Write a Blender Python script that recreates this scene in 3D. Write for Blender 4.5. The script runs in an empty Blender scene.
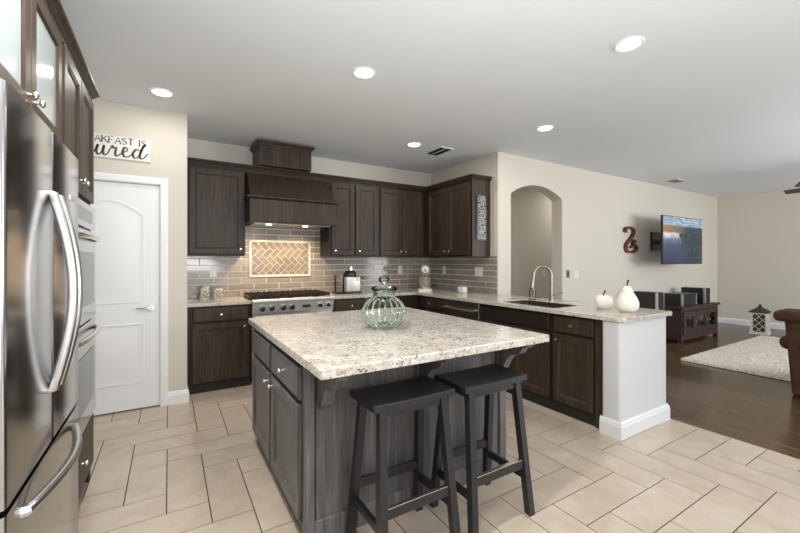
import bpy, bmesh, math, random
from mathutils import Vector, Matrix
random.seed(7)
S = bpy.context.scene
COL = S.collection
PI = math.pi

# ------------------------------------------------------------------ camera
cam_d = bpy.data.cameras.new('camera')
cam = bpy.data.objects.new('camera', cam_d)
COL.objects.link(cam)
cam.location = (0, 0, 1.37)
cam.rotation_euler = (PI/2, 0, -0.5466)
cam_d.sensor_width = 36.0
cam_d.lens = 36.0*379.4/800.0
cam_d.shift_y = (261.0-266.5)/800.0
cam_d.clip_start = 0.02
S.camera = cam

# ------------------------------------------------------------------ world, lights, exposure
S.view_settings.view_transform = 'Standard'
S.view_settings.look = 'None'
S.view_settings.gamma = 1.0
S.view_settings.use_curve_mapping = False
S.view_settings.exposure = 0.38
w = bpy.data.worlds.new('world')
S.world = w
w.use_nodes = True
bg = w.node_tree.nodes['Background']
bg.inputs[0].default_value = (0.93, 0.96, 1.0, 1)
bg.inputs[1].default_value = 0.7

def area(name, loc, target, sx, sy, power, col=(1, 1, 1), spread=PI):
    d = bpy.data.lights.new(name, 'AREA')
    d.shape = 'RECTANGLE'; d.size = sx; d.size_y = sy; d.energy = power; d.color = col; d.spread = spread
    o = bpy.data.objects.new(name, d); COL.objects.link(o)
    o.location = loc
    o.rotation_euler = (Vector(target)-Vector(loc)).to_track_quat('-Z', 'Y').to_euler()
    return o
# daylight: sliding door behind the photographer, living-room windows to the right
area('daylight_door', (1.2, -2.7, 1.25), (1.6, 3, 1.1), 2.6, 2.1, 34, (0.93, 0.965, 1.0))
area('daylight_window', (8.2, -2.8, 1.5), (6.6, 2, 1.7), 3.2, 1.7, 120, (0.94, 0.97, 1.0))
area('fill_uplight', (0.5, -0.5, 1.30), (0.6, -0.1, 2.79), 1.0, 1.0, 54, (0.98, 0.985, 1.0))  # added fill without a fixture, aimed up to brighten the kitchen ceiling
area('fill_uplight', (6.2, -1.2, 1.95), (6.2, -1.0, 2.79), 0.9, 0.9, 75, (0.98, 0.985, 1.0))  # second added fill, brightens the living room ceiling
# unseen fill lamps added in line with the ceiling grid, above and behind the viewer
for _x, _y in ((0.0, 1.34), (0.0, 0.1), (1.25, 0.1)):
    _l = area('ceiling_fill_lamp', (_x, _y, 2.775), (_x, _y, 0), 0.13, 0.13, 36 if _y > 1 else 6, (1.0, 0.97, 0.93))

# ------------------------------------------------------------------ builders
ORG = {}
class B:
    """collects shapes in one bmesh; world coordinates, optional local frame"""
    def __init__(s, fr=None):
        s.bm = bmesh.new(); s.fr = fr
    def p(s, v):
        v = Vector(v)
        if s.fr is None: return v
        o, u, wv = s.fr
        return Vector(o)+Vector(u)*v.x+Vector((0, 0, 1))*v.y+Vector(wv)*v.z
    def face(s, pts, raw=False):
        vs = [s.bm.verts.new(q if raw else s.p(q)) for q in pts]
        return s.bm.faces.new(vs)
    def hexa(s, q):   # 8 corners: bottom loop of four, top loop of four
        v = [s.bm.verts.new(s.p(a)) for a in q]
        for f in ((0, 1, 2, 3), (4, 5, 6, 7), (0, 1, 5, 4), (1, 2, 6, 5), (2, 3, 7, 6), (3, 0, 4, 7)):
            s.bm.faces.new([v[i] for i in f])
        return s
    def box(s, x0, x1, y0, y1, z0, z1, bev=0, seg=2):
        n0 = len(s.bm.edges)
        v = [s.bm.verts.new(s.p(a)) for a in ((x0, y0, z0), (x1, y0, z0), (x1, y1, z0), (x0, y1, z0), (x0, y0, z1), (x1, y0, z1), (x1, y1, z1), (x0, y1, z1))]
        fs = [s.bm.faces.new([v[i] for i in f]) for f in ((0, 1, 2, 3), (4, 5, 6, 7), (0, 1, 5, 4), (1, 2, 6, 5), (2, 3, 7, 6), (3, 0, 4, 7))]
        if bev:
            es = {e for f in fs for e in f.edges}
            bmesh.ops.bevel(s.bm, geom=list(es), offset=bev, segments=seg, affect='EDGES', profile=0.5)
        return s
    def loft(s, rings, cap0=True, cap1=True, close=True):
        R = [[s.bm.verts.new(s.p(q)) for q in r] for r in rings]
        n = len(R[0])
        for a, b in zip(R, R[1:]):
            for i in range(n if close else n-1):
                j = (i+1) % n
                s.bm.faces.new((a[i], a[j], b[j], b[i]))
        if cap0: s.bm.faces.new(R[0])
        if cap1: s.bm.faces.new(R[-1])
        return s
    def prism(s, poly, ax, a, b):   # extrude a 2-D outline along ax ('x','y','z')
        def m(q, t):
            return {'x': (t, q[0], q[1]), 'y': (q[0], t, q[1]), 'z': (q[0], q[1], t)}[ax]
        return s.loft([[m(q, a) for q in poly], [m(q, b) for q in poly]])
    def cyl(s, p0, p1, r0, r1=None, n=16):
        r1 = r0 if r1 is None else r1
        return s.tube([p0, p1], [r0, r1], n)
    def tube(s, pts, r, n=10, flat=1.0):
        P = [s.p(q) for q in pts]
        if not isinstance(r, (list, tuple)): r = [r]*len(P)
        T = [((P[min(i+1, len(P)-1)]-P[max(i-1, 0)])).normalized() for i in range(len(P))]
        up = Vector((0, 0, 1)) if abs(T[0].z) < 0.9 else Vector((0, 1, 0))
        nrm = (up-T[0]*up.dot(T[0])).normalized()
        rings = []
        for q, t, rr in zip(P, T, r):
            nrm = (nrm-t*nrm.dot(t))
            nrm = nrm.normalized() if nrm.length > 1e-6 else t.orthogonal().normalized()
            bi = t.cross(nrm)
            rings.append([q+nrm*(rr*math.cos(2*PI*k/n))+bi*(rr*flat*math.sin(2*PI*k/n)) for k in range(n)])
        fr, s.fr = s.fr, None
        s.loft(rings); s.fr = fr
        return s
    def lathe(s, prof, c=(0, 0, 0), n=24, lobes=0, amp=0, cap0=True, cap1=True, tilt=None):
        rings = []
        for r, z in prof:
            ring = []
            for k in range(n):
                a = 2*PI*k/n
                rr = r*(1+(amp*(abs(math.cos(lobes*a/2))-0.6) if lobes else 0))
                v = Vector((rr*math.cos(a), rr*math.sin(a), z))
                if tilt: v = tilt @ v
                ring.append((c[0]+v.x, c[1]+v.y, c[2]+v.z))
            rings.append(ring)
        return s.loft(rings, cap0, cap1)
    def ball(s, c, rx, ry=None, rz=None, n=16, m=10):
        ry = ry or rx; rz = rz or rx
        rings = []
        for i in range(m+1):
            t = -PI/2+PI*i/m
            cr = max(math.cos(t), 0.02)
            rings.append([(c[0]+rx*cr*math.cos(2*PI*k/n), c[1]+ry*cr*math.sin(2*PI*k/n), c[2]+rz*math.sin(t)) for k in range(n)])
        return s.loft(rings)
    def shaker(s, u0, u1, v0, v1, w0=0.0, th=0.02, fw=0.055, rec=0.011):
        """framed panel door or drawer front in the local frame"""
        def ring(i, wv): return [(u0+i, v0+i, wv), (u1-i, v0+i, wv), (u1-i, v1-i, wv), (u0+i, v1-i, wv)]
        b = 0.003
        return s.loft([ring(0, w0), ring(0, w0+th-b), ring(b, w0+th), ring(fw, w0+th), ring(fw+0.004, w0+th-0.004), ring(fw+0.010, w0+th-0.004), ring(fw+0.016, w0+th-rec)])
    def slab(s, u0, u1, v0, v1, w0=0.0, th=0.02, fw=0.012):
        def ring(i, wv): return [(u0+i, v0+i, wv), (u1-i, v0+i, wv), (u1-i, v1-i, wv), (u0+i, v1-i, wv)]
        return s.loft([ring(0, w0), ring(0, w0+th-0.007), ring(fw, w0+th)])
    def build(s, name, mat, parent=None, loc=None, smooth=False, auto=None, **props):
        bmesh.ops.recalc_face_normals(s.bm, faces=s.bm.faces)
        o0 = ORG[parent.name] if parent is not None else (Vector(loc) if loc else Vector((0, 0, 0)))
        bmesh.ops.translate(s.bm, verts=s.bm.verts, vec=-o0)
        me = bpy.data.meshes.new(name)
        s.bm.to_mesh(me); s.bm.free()
        me.materials.append(mat)
        if smooth:
            me.shade_smooth()
            me.set_sharp_from_angle(angle=math.radians(auto or 40))
        o = bpy.data.objects.new(name, me); COL.objects.link(o)
        if parent is not None: o.parent = parent
        else: o.location = o0
        ORG[o.name] = o0
        for k, v in props.items(): o[k] = v
        return o

def thing(name, loc, label, cat, group=None):
    o = bpy.data.objects.new(name, None); COL.objects.link(o)
    o.empty_display_size = 0.1
    o.location = loc
    ORG[o.name] = Vector(loc)
    return tag(o, label, cat, group)
def tag(o, label, cat, group=None):
    o['label'] = label; o['category'] = cat
    if group: o['group'] = group
    return o
def struct(o):
    o['kind'] = 'structure'; return o
def dup(root, loc, label, rz=0, group=None):
    def rec(o, par):
        c = o.copy(); COL.objects.link(c); c.parent = par
        ORG[c.name] = Vector(loc)
        for ch in list(o.children): rec(ch, c)
        return c
    r = rec(root, None)
    r.location = loc; r.rotation_euler = (0, 0, rz); r['label'] = label
    if group: r['group'] = group
    return r

# ------------------------------------------------------------------ materials
def mat(name, col=(0.5, 0.5, 0.5), rough=0.5, metal=0.0, spec=0.5, coat=0.0):
    m = bpy.data.materials.new(name); m.use_nodes = True
    b = m.node_tree.nodes['Principled BSDF']
    b.inputs['Base Color'].default_value = (*col, 1)
    b.inputs['Roughness'].default_value = rough
    b.inputs['Metallic'].default_value = metal
    b.inputs['Specular IOR Level'].default_value = spec
    b.inputs['Coat Weight'].default_value = coat
    m['_b'] = b.name
    return m
def nodes(m): return m.node_tree.nodes, m.node_tree.links, m.node_tree.nodes['Principled BSDF']
def coords(m, scale=(1, 1, 1), kind='Object'):
    N, L, _ = nodes(m)
    t = N.new('ShaderNodeTexCoord'); mp = N.new('ShaderNodeMapping')
    mp.inputs['Scale'].default_value = scale
    L.new(t.outputs[kind], mp.inputs[0])
    return mp.outputs[0]
def noise(m, vec, scale, detail=4, rough=0.55, dist=0.0):
    N, L, _ = nodes(m)
    n = N.new('ShaderNodeTexNoise')
    n.inputs['Scale'].default_value = scale; n.inputs['Detail'].default_value = detail
    n.inputs['Roughness'].default_value = rough; n.inputs['Distortion'].default_value = dist
    L.new(vec, n.inputs['Vector'])
    return n.outputs['Fac']
def ramp(m, fac, stops):
    N, L, _ = nodes(m)
    r = N.new('ShaderNodeValToRGB')
    e = r.color_ramp.elements
    while len(e) < len(stops): e.new(0.5)
    for el, (p, c) in zip(e, stops):
        el.position = p; el.color = (*c, 1) if len(c) == 3 else c
    L.new(fac, r.inputs[0])
    return r.outputs[0]
def mixc(m, fac, a, b, mode='MIX'):
    N, L, _ = nodes(m)
    x = N.new('ShaderNodeMix'); x.data_type = 'RGBA'; x.blend_type = mode
    for sock, v in ((x.inputs[0], fac), (x.inputs[6], a), (x.inputs[7], b)):
        if hasattr(v, 'links') or hasattr(v, 'is_linked'): L.new(v, sock)
        elif isinstance(v, (tuple, list)): sock.default_value = (*v, 1)
        else: sock.default_value = v
    return x.outputs[2]
def setcol(m, out): m.node_tree.links.new(out, m.node_tree.nodes['Principled BSDF'].inputs['Base Color'])
def bump(m, out, strength=0.2, dist=0.01):
    N, L, b = nodes(m)
    k = N.new('ShaderNodeBump'); k.inputs['Strength'].default_value = strength; k.inputs['Distance'].default_value = dist
    L.new(out, k.inputs['Height']); L.new(k.outputs[0], b.inputs['Normal'])

def paint(name, col, rough=0.6, b=0.06):
    m = mat(name, col, rough, spec=0.3)
    v = coords(m)
    n = noise(m, v, 180, 2)
    bump(m, n, b, 0.003)
    setcol(m, mixc(m, noise(m, v, 1.5, 2), tuple(c*0.97 for c in col), tuple(min(c*1.03, 1) for c in col)))
    return m
def wood(name, c1, c2, scale=(38, 38, 2.2), rough=0.38, bs=0.12, spec=0.5):
    m = mat(name, c1, rough, spec=spec)
    v = coords(m, scale)
    g = noise(m, v, 1.0, 6, 0.65, 0.6)
    fine = noise(m, v, 5.0, 3, 0.6)
    c = ramp(m, g, [(0.30, c1), (0.52, tuple((a+b_)/2 for a, b_ in zip(c1, c2))), (0.72, c2)])
    c = mixc(m, ramp(m, fine, [(0.55, (0, 0, 0)), (0.75, (0.55, 0.55, 0.55))]), c, tuple(a*0.55 for a in c1))
    setcol(m, c); bump(m, g, bs, 0.004)
    return m
M = {}
M['wall'] = paint('beige_wall_paint', (0.645, 0.605, 0.525))
M['ceil'] = paint('ceiling_paint', (0.775, 0.805, 0.83), 0.8, 0.15)
M['white'] = paint('white_trim_paint', (0.83, 0.835, 0.84), 0.35, 0.02)
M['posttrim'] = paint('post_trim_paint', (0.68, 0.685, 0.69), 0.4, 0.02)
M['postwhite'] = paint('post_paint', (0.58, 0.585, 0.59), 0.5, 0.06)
M['cab'] = wood('espresso_oak', (0.019, 0.0125, 0.008), (0.074, 0.051, 0.034), rough=0.42, spec=0.28)
M['cabin'] = wood('espresso_frame', (0.012, 0.008, 0.006), (0.026, 0.018, 0.012), rough=0.45, spec=0.3)
M['isl'] = wood('charcoal_oak', (0.042, 0.043, 0.047), (0.18, 0.165, 0.157), scale=(34, 34, 1.8), rough=0.33, bs=0.3, spec=0.4)
M['toe'] = mat('toe_board', (0.012, 0.010, 0.009), 0.6)
M['stool'] = wood('black_stool_wood', (0.010, 0.010, 0.0115), (0.021, 0.021, 0.024), scale=(18, 18, 18), rough=0.36, bs=0.05, spec=0.45)
M['tvwood'] = wood('console_wood', (0.022, 0.013, 0.009), (0.060, 0.036, 0.026), scale=(3, 30, 30), rough=0.45, spec=0.35)
M['steel'] = mat('stainless', (0.50, 0.50, 0.50), 0.17, 1.0)
v = coords(M['steel'], (260, 260, 3)); bump(M['steel'], noise(M['steel'], v, 1.0, 2), 0.02, 0.002)
M['steel2'] = mat('satin_steel', (0.62, 0.61, 0.60), 0.28, 1.0)
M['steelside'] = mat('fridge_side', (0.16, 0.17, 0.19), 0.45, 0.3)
M['rangesteel'] = mat('range_steel', (0.60, 0.585, 0.56), 0.42, 0.75)
M['nickel'] = mat('satin_nickel', (0.72, 0.69, 0.64), 0.22, 1.0)
M['bronze'] = mat('brushed_faucet_metal', (0.36, 0.32, 0.27), 0.3, 1.0)
M['black'] = mat('black_plastic', (0.010, 0.010, 0.011), 0.35)
M['iron'] = mat('cast_iron', (0.008, 0.0075, 0.007), 0.6, spec=0.3)
M['ovenglass'] = mat('dark_oven_glass', (0.012, 0.013, 0.014), 0.08, 0, 0.6)
M['plastic'] = mat('white_plastic', (0.78, 0.77, 0.73), 0.35)
M['dark'] = mat('dark_metal_plate', (0.22, 0.20, 0.18), 0.3, 1.0)
M['ceramic'] = mat('white_glaze', (0.83, 0.79, 0.70), 0.42)
v = coords(M['ceramic']); setcol(M['ceramic'], ramp(M['ceramic'], noise(M['ceramic'], v, 22, 4), [(0.3, (0.74, 0.69, 0.59)), (0.6, (0.85, 0.82, 0.75))]))
M['stem'] = mat('dark_stem', (0.03, 0.022, 0.016), 0.6)
M['grout'] = mat('dark_grout', (0.05, 0.038, 0.03), 0.8)
M['grout2'] = mat('light_grout', (0.84, 0.80, 0.73), 0.7)
M['linertile'] = mat('pale_liner_tile', (0.70, 0.64, 0.54), 0.25)
M['sinkm'] = mat('dark_sink_composite', (0.030, 0.025, 0.022), 0.35)
M['vent_shade'] = mat('vent_shade', (0.02, 0.02, 0.02), 0.7)

def granite():
    m = mat('granite', (0.7, 0.66, 0.58), 0.16, spec=0.5)
    v = coords(m)
    big = noise(m, v, 7, 3, 0.6, 0.5)
    mid = noise(m, v, 38, 4, 0.62)
    sm = noise(m, v, 120, 3, 0.6)
    base = ramp(m, big, [(0.30, (0.51, 0.455, 0.375)), (0.50, (0.59, 0.55, 0.48)), (0.70, (0.63, 0.615, 0.58))])
    c = mixc(m, ramp(m, mid, [(0.50, (0, 0, 0)), (0.60, (0.75, 0.75, 0.75))]), base, (0.40, 0.365, 0.315))
    c = mixc(m, ramp(m, sm, [(0.34, (0.85, 0.85, 0.85)), (0.43, (0, 0, 0))]), c, (0.33, 0.30, 0.27))
    N, L, _ = nodes(m)
    blotch = noise(m, v, 62, 3, 0.7, 0.8)
    gate = noise(m, v, 11, 2)
    mu = N.new('ShaderNodeMath'); mu.operation = 'MULTIPLY'
    L.new(ramp(m, blotch, [(0.54, (0, 0, 0)), (0.615, (1, 1, 1))]), mu.inputs[0])
    L.new(ramp(m, gate, [(0.38, (0, 0, 0)), (0.54, (1, 1, 1))]), mu.inputs[1])
    c = mixc(m, mu.outputs[0], c, (0.085, 0.075, 0.068))
    setcol(m, c)
    return m
M['granite'] = granite()

def tilemat(name, stops, rough, nscale, var=0.12, spec=0.5, stretch=(1, 1, 1)):
    m = mat(name, (0.5, 0.5, 0.5), rough, spec=spec)
    N, L, _ = nodes(m)
    at = N.new('ShaderNodeAttribute'); at.attribute_name = 'tint'
    t = N.new('ShaderNodeTexCoord')
    ad = N.new('ShaderNodeVectorMath'); ad.operation = 'MULTIPLY_ADD'
    L.new(at.outputs['Vector'], ad.inputs[0]); ad.inputs[1].default_value = (17, 23, 11); L.new(t.outputs['Object'], ad.inputs[2])
    mp = N.new('ShaderNodeMapping'); mp.inputs['Scale'].default_value = stretch
    L.new(ad.outputs[0], mp.inputs[0])
    n = noise(m, mp.outputs[0], nscale, 5, 0.6, 0.7)
    c = ramp(m, n, stops)
    sp = N.new('ShaderNodeSeparateColor'); L.new(at.outputs['Color'], sp.inputs[0])
    k = ramp(m, sp.outputs[0], [(0, (1-var,)*3), (1, (1, 1, 1))])
    setcol(m, mixc(m, 1.0, c, k, 'MULTIPLY'))
    return m
M['floortile'] = tilemat('travertine_plank_tile', [(0.28, (0.45, 0.365, 0.28)), (0.5, (0.515, 0.435, 0.345)), (0.75, (0.575, 0.505, 0.42))], 0.28, 5.5, 0.07)
M['subway'] = tilemat('taupe_glass_tile', [(0.3, (0.285, 0.248, 0.205)), (0.7, (0.36, 0.318, 0.27))], 0.10, 3, 0.22, spec=0.45)
M['subherr'] = tilemat('taupe_herringbone_tile', [(0.3, (0.22, 0.185, 0.155)), (0.7, (0.29, 0.245, 0.205))], 0.15, 3, 0.25)
M['plank'] = tilemat('dark_hardwood', [(0.28, (0.058, 0.034, 0.017)), (0.55, (0.125, 0.076, 0.038)), (0.78, (0.19, 0.120, 0.062))], 0.2, 4.0, 0.5, spec=0.35, stretch=(14, 1.2, 1))

def glassmat(name, tint, gl=0.06, fres=1.45):
    m = bpy.data.materials.new(name); m.use_nodes = True
    N, L = m.node_tree.nodes, m.node_tree.links
    N.clear()
    out = N.new('ShaderNodeOutputMaterial'); mx = N.new('ShaderNodeMixShader')
    tr = N.new('ShaderNodeBsdfTransparent'); tr.inputs[0].default_value = (*tint, 1)
    g = N.new('ShaderNodeBsdfGlossy'); g.inputs['Roughness'].default_value = gl
    f = N.new('ShaderNodeFresnel'); f.inputs['IOR'].default_value = fres
    L.new(f.outputs[0], mx.inputs[0]); L.new(tr.outputs[0], mx.inputs[1]); L.new(g.outputs[0], mx.inputs[2]); L.new(mx.outputs[0], out.inputs[0])
    return m
M['glass'] = glassmat('clear_glass', (0.93, 0.96, 0.95), 0.02)
M['jarglass'] = glassmat('green_tinted_glass', (0.88, 0.95, 0.89), 0.03, 1.5)
M['frost'] = mat('pale_door_glass', (0.30, 0.345, 0.34), 0.10)

def emit(name, col, st):
    m = bpy.data.materials.new(name); m.use_nodes = True
    b = m.node_tree.nodes['Principled BSDF']
    b.inputs['Base Color'].default_value = (0.8, 0.8, 0.8, 1)
    b.inputs['Emission Color'].default_value = (*col, 1); b.inputs['Emission Strength'].default_value = st
    return m
M['lamp'] = emit('lamp_lens', (1.0, 0.97, 0.92), 6.0)
M['warmlamp'] = emit('warm_lamp_lens', (1.0, 0.72, 0.36), 6.0)

# ------------------------------------------------------------------ clipped polygons for tile patterns
def clip(poly, x0, x1, y0, y1):
    def cut(P, f, inter):
        out = []
        for i in range(len(P)):
            a, b = P[i-1], P[i]
            fa, fb = f(a), f(b)
            if (fa >= 0) != (fb >= 0):
                t = fa/(fa-fb); out.append((a[0]+(b[0]-a[0])*t, a[1]+(b[1]-a[1])*t))
            if fb >= 0: out.append(b)
        return out
    for f in (lambda q: q[0]-x0, lambda q: x1-q[0], lambda q: q[1]-y0, lambda q: y1-q[1]):
        if not poly: return []
        poly = cut(poly, f, None)
    return poly
def tile_object(name, polys, place, thick, m, grout_m, grout_quads, **kw):
    """one mesh: bevel-less raised tiles over a grout bed, each tile with its own tint"""
    bm = bmesh.new()
    lay = bm.loops.layers.float_color.new('tint')
    for q in grout_quads:
        f = bm.faces.new([bm.verts.new(place(a[0], a[1], 0)) for a in q]); f.material_index = 1
    for P in polys:
        if len(P) < 3: continue
        c = (random.random(), random.random(), random.random(), 1)
        top = [bm.verts.new(place(a, b, thick)) for a, b in P]
        bot = [bm.verts.new(place(a, b, 0)) for a, b in P]
        fs = [bm.faces.new(top)]
        for i in range(len(P)):
            fs.append(bm.faces.new((bot[i-1], bot[i], top[i], top[i-1])))
        for f in fs:
            for l in f.loops: l[lay] = c
    bmesh.ops.recalc_face_normals(bm, faces=bm.faces)
    me = bpy.data.meshes.new(name); bm.to_mesh(me); bm.free()
    me.materials.append(m); me.materials.append(grout_m)
    o = bpy.data.objects.new(name, me); COL.objects.link(o)
    for k, vv in kw.items(): o[k] = vv
    return o
def rect(x0, x1, y0, y1, g=0.0): return [(x0+g, y0+g), (x1-g, y0+g), (x1-g, y1-g), (x0+g, y1-g)]

# ================================================================== SETTING
ZC = 2.79
XW = 3.65      # kitchen right wall
YT = 3.55      # wall with arch and television
YB = 5.03      # back wall
YD = 4.23      # pantry door wall
XF = 10.45
C0 = 0.935     # counter top height

# tiled floor, herringbone of 0.2065 x 0.62 m planks
W_, X0_, Y0_ = 0.2065, 0.194, 1.5878
polys = []
fx0, fx1, fy0, fy1 = -1.25, 3.72, -2.9, 5.05
for i in range(-16, 30):
    for j in range(-30, 24):
        k = (i+j) % 6
        if k == 0: r = (i, i+3, j, j+1)
        elif k == 3: r = (i, i+1, j, j+3)
        else: continue
        g = 0.0030
        P = rect(X0_+r[0]*W_, X0_+r[1]*W_, Y0_+r[2]*W_, Y0_+r[3]*W_, g)
        P = clip(P, fx0, fx1, fy0, fy1)
        if P: polys.append(P)
tile_object('floor', polys, lambda a, b, c: (a, b, c-0.003), 0.003, M['floortile'], M['grout'], [rect(fx0, fx1, fy0, fy1)], kind='structure', label='pale travertine plank tile laid in herringbone')
# hardwood floor of the living room, boards running in depth
polys = []
x = 3.722
while x < 11:
    y = -2.9-random.random()*1.2
    while y < 5.2:
        ln = random.uniform(0.9, 1.7)
        P = clip(rect(x, x+0.125, y, y+ln, 0.0008), 3.722, XF+0.1, -2.9, 5.0)
        if P: polys.append(P)
        y += ln
    x += 0.125
tile_object('floor', polys, lambda a, b, c: (a, b, c-0.004), 0.002, M['plank'], M['stem'], [rect(3.72, XF+0.1, -2.9, 5.0)], kind='structure', label='dark hardwood boards of the living room')
struct(B().box(-1.3, XF+0.1, -2.9, 5.2, ZC, ZC+0.06).build('ceiling', M['ceil']))
# walls
struct(B().box(-1.17, -1.05, -2.9, YD, 0, ZC).build('wall_left', M['wall']))
# pantry door wall with the door opening
dx0, dx1, dz = -0.845, -0.078, 2.076
pd = [(-1.17, 0), (dx0-0.02, 0), (dx0-0.02, dz+0.02), (dx1+0.012, dz+0.02), (dx1+0.012, 0), (0.15, 0), (0.15, ZC), (-1.17, ZC)]
bb = B().prism(pd, 'y', YD, YD+0.12)
bb.box(0.03, 0.15, YD+0.12, YB, 0, ZC)
struct(bb.build('wall_pantry', M['wall']))
struct(B().box(-1.17, -1.05, YD+0.12, YB, 0, ZC).build('wall_closet', M['wall']))
struct(B().box(-1.05, XW+0.12, YB, YB+0.12, 0, ZC).build('wall_back', M['wall']))
struct(B().box(XW, XW+0.12, YT+0.18, YB, 0, ZC).build('wall_right', M['wall']))
ax0, ax1, az, at_ = 3.889, 4.968, 2.275, 2.43
arc = []
hw, hh = (ax1-ax0)/2, at_-az
R_ = (hw*hw+hh*hh)/(2*hh)
a0 = math.asin(hw/R_)
for k in range(21):
    a = -a0+2*a0*k/20
    arc.append(((ax0+ax1)/2+R_*math.sin(a), az+hh-R_+R_*math.cos(a)))
pt = [(XW, 0), (ax0, 0)]+arc+[(ax1, 0), (XF+0.12, 0), (XF+0.12, ZC), (XW, ZC)]
struct(B().prism(pt, 'y', YT, YT+0.18).build('wall_television', M['wall']))
struct(B().box(XF, XF+0.12, -2.9, YT, 0, ZC).build('wall_far', M['wall']))
struct(B().box(XW+0.12, 8.0, 4.75, 4.85, 0, ZC).build('wall_hall', M['wall']))

def baseb(name, pts, h=0.125, t=0.016, m='white'):
    """baseboard with a stepped top along a polyline in plan (left side = room)"""
    prof = [(0, 0), (t, 0), (t, h*0.72), (t*0.75, h*0.80), (t*0.75, h*0.88), (t*0.35, h*0.95), (t*0.25, h), (0, h)]
    P = [Vector((a, b_, 0)) for a, b_ in pts]
    rings = []
    for i, q in enumerate(P):
        d0 = (P[i]-P[i-1]).normalized() if i > 0 else (P[1]-P[0]).normalized()
        d1 = (P[i+1]-P[i]).normalized() if i < len(P)-1 else d0
        n0 = Vector((-d0.y, d0.x, 0)); n1 = Vector((-d1.y, d1.x, 0))
        nn = (n0+n1); nn = nn/(nn.dot(n0)) if nn.length > 1e-5 else n0
        rings.append([q+nn*a+Vector((0, 0, z)) for a, z in prof])
    bb = B(); bb.loft(rings)
    o = struct(bb.build(name, M[m]))
    return o
baseb('baseboard_pantry', [(0.15, 4.40), (0.15, YD), (-0.013, YD)][::-1][::-1] if False else [(0.15, 4.42), (0.15, YD), (-0.013, YD)][::-1] if False else [(-0.013, YD), (0.15, YD), (0.15, 4.42)][::-1])
baseb('baseboard_television', [(XF, YT), (ax1, YT)])
baseb('baseboard_far', [(XF, -2.9), (XF, YT)])

# door with casing (structure)
d = B()
fr = ((dx0, YD, 0), (1, 0, 0), (0, -1, 0))
W = dx1-dx0
def arch_ring(x0, x1, z0, zs, zt, yv, n=12):
    r = [(x0, yv, z0), (x1, yv, z0), (x1, yv, zs)]
    for k in range(1, n):
        t = k/n
        xx = x1+(x0-x1)*t
        r.append((xx, yv, zs+(zt-zs)*math.sin(PI*t)**0.9))
    r.append((x0, yv, zs))
    return r
yf = YD+0.012
d.box(dx0, dx1, yf, yf+0.038, 0.012, dz, 0.001, 1)
def raised(z0, zs, zt):
    x0, x1 = dx0+0.115, dx1-0.115
    rr = []
    for ins, yv in ((0, yf+0.0005), (0.006, yf-0.006), (0.018, yf-0.006), (0.030, yf+0.0002), (0.05, yf+0.0002), (0.075, yf-0.005)):
        rr.append(arch_ring(x0+ins, x1-ins, z0+ins, zs-ins, zt-ins if zt > zs else zs-ins, yv))
    d.loft(rr)
raised(0.24, 0.80, 0.80)
raised(0.98, 1.80, 1.925)
door = struct(d.build('door_1', M['white'], smooth=True, auto=30))
h = B()
hx, hz = dx1-0.065, 0.935
h.cyl((hx, yf, hz), (hx, yf-0.012, hz), 0.033, 0.030, 24).cyl((hx, yf-0.012, hz), (hx, yf-0.05, hz), 0.012, 0.011)
h.tube([(hx+0.005, yf-0.05, hz), (hx-0.03, yf-0.055, hz+0.002), (hx-0.075, yf-0.052, hz-0.003), (hx-0.115, yf-0.045, hz+0.003)], [0.011, 0.010, 0.008, 0.006], 10)
h.build('door_handle', M['steel2'], door, smooth=True, label='polished lever handle')
hg = B().cyl((dx1+0.004, yf-0.004, 0.96), (dx1+0.004, yf-0.004, 1.04), 0.006)
hg.build('strike_plate', M['steel2'], door)
c = B()
cw = 0.066
for z0 in (0,):
    prof = [(0, 0), (0, -0.012), (0.008, -0.018), (cw-0.016, -0.018), (cw-0.006, -0.012), (cw, -0.006), (cw, 0)]
    # right leg, head, left leg as one mitred sweep
    def leg(xi, zi): return None
    ringsR = []
    path = [(dx1+0.004, 0, 1, 0), (dx1+0.004, dz+0.008, 1, 1), (dx0-0.004, dz+0.008, -1, 1), (dx0-0.004, 0, -1, 0)]
    for px, pz, sx, sz in path:
        ringsR.append([(px+sx*a, YD+b_, pz+sz*a) for a, b_ in prof])
    c.loft(ringsR)
struct(c.build('trim_1', M['white'], label='white door casing'))
j = B().box(dx1+0.001, dx1+0.012, YD, YD+0.12, 0, dz+0.02).box(dx0-0.02, dx0-0.001, YD, YD+0.12, 0, dz+0.02).box(dx0, dx1, YD, YD+0.12, dz+0.004, dz+0.02)
struct(j.build('trim_2', M['white'], label='white door jamb'))

# backsplash tiles: back wall and right wall
def bond(u0, u1, v0, v1, tw=0.305, th=0.077, phase=0.0, hole=None):
    out = []
    g = 0.0046
    r = 0; vv = v0
    while vv < v1:
        uu = u0-tw+((r % 2)*0.5+phase) * tw
        while uu < u1:
            P = clip(rect(uu, uu+tw, vv, vv+th, g), u0, u1, v0, v1)
            if P:
                if hole:
                    hx0, hx1, hz0, hz1 = hole
                    for cc in ((u0, hx0, v0, v1), (hx1, u1, v0, v1), (hx0, hx1, v0, hz0), (hx0, hx1, hz1, v1)):
                        Q = clip(P, *cc)
                        if Q and abs(sum(Q[i-1][0]*Q[i][1]-Q[i][0]*Q[i-1][1] for i in range(len(Q)))) > 1e-6: out.append(Q)
                else: out.append(P)
            uu += tw
        vv += th; r += 1
    return out
hole = (0.85, 1.635, 1.165, 1.635)
polys = bond(0.15, XW, C0, 1.90, hole=hole)
tile_object('trim_3', polys, lambda a, b, c_: (a, YB-0.003-c_, b), 0.006, M['subway'], M['grout2'], [rect(0.15, XW, C0, 1.90)], kind='structure', label='taupe glass subway tile backsplash on the back wall')
polys = bond(YT+0.012, YB-0.009, C0, 1.435, phase=0.2)
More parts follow.
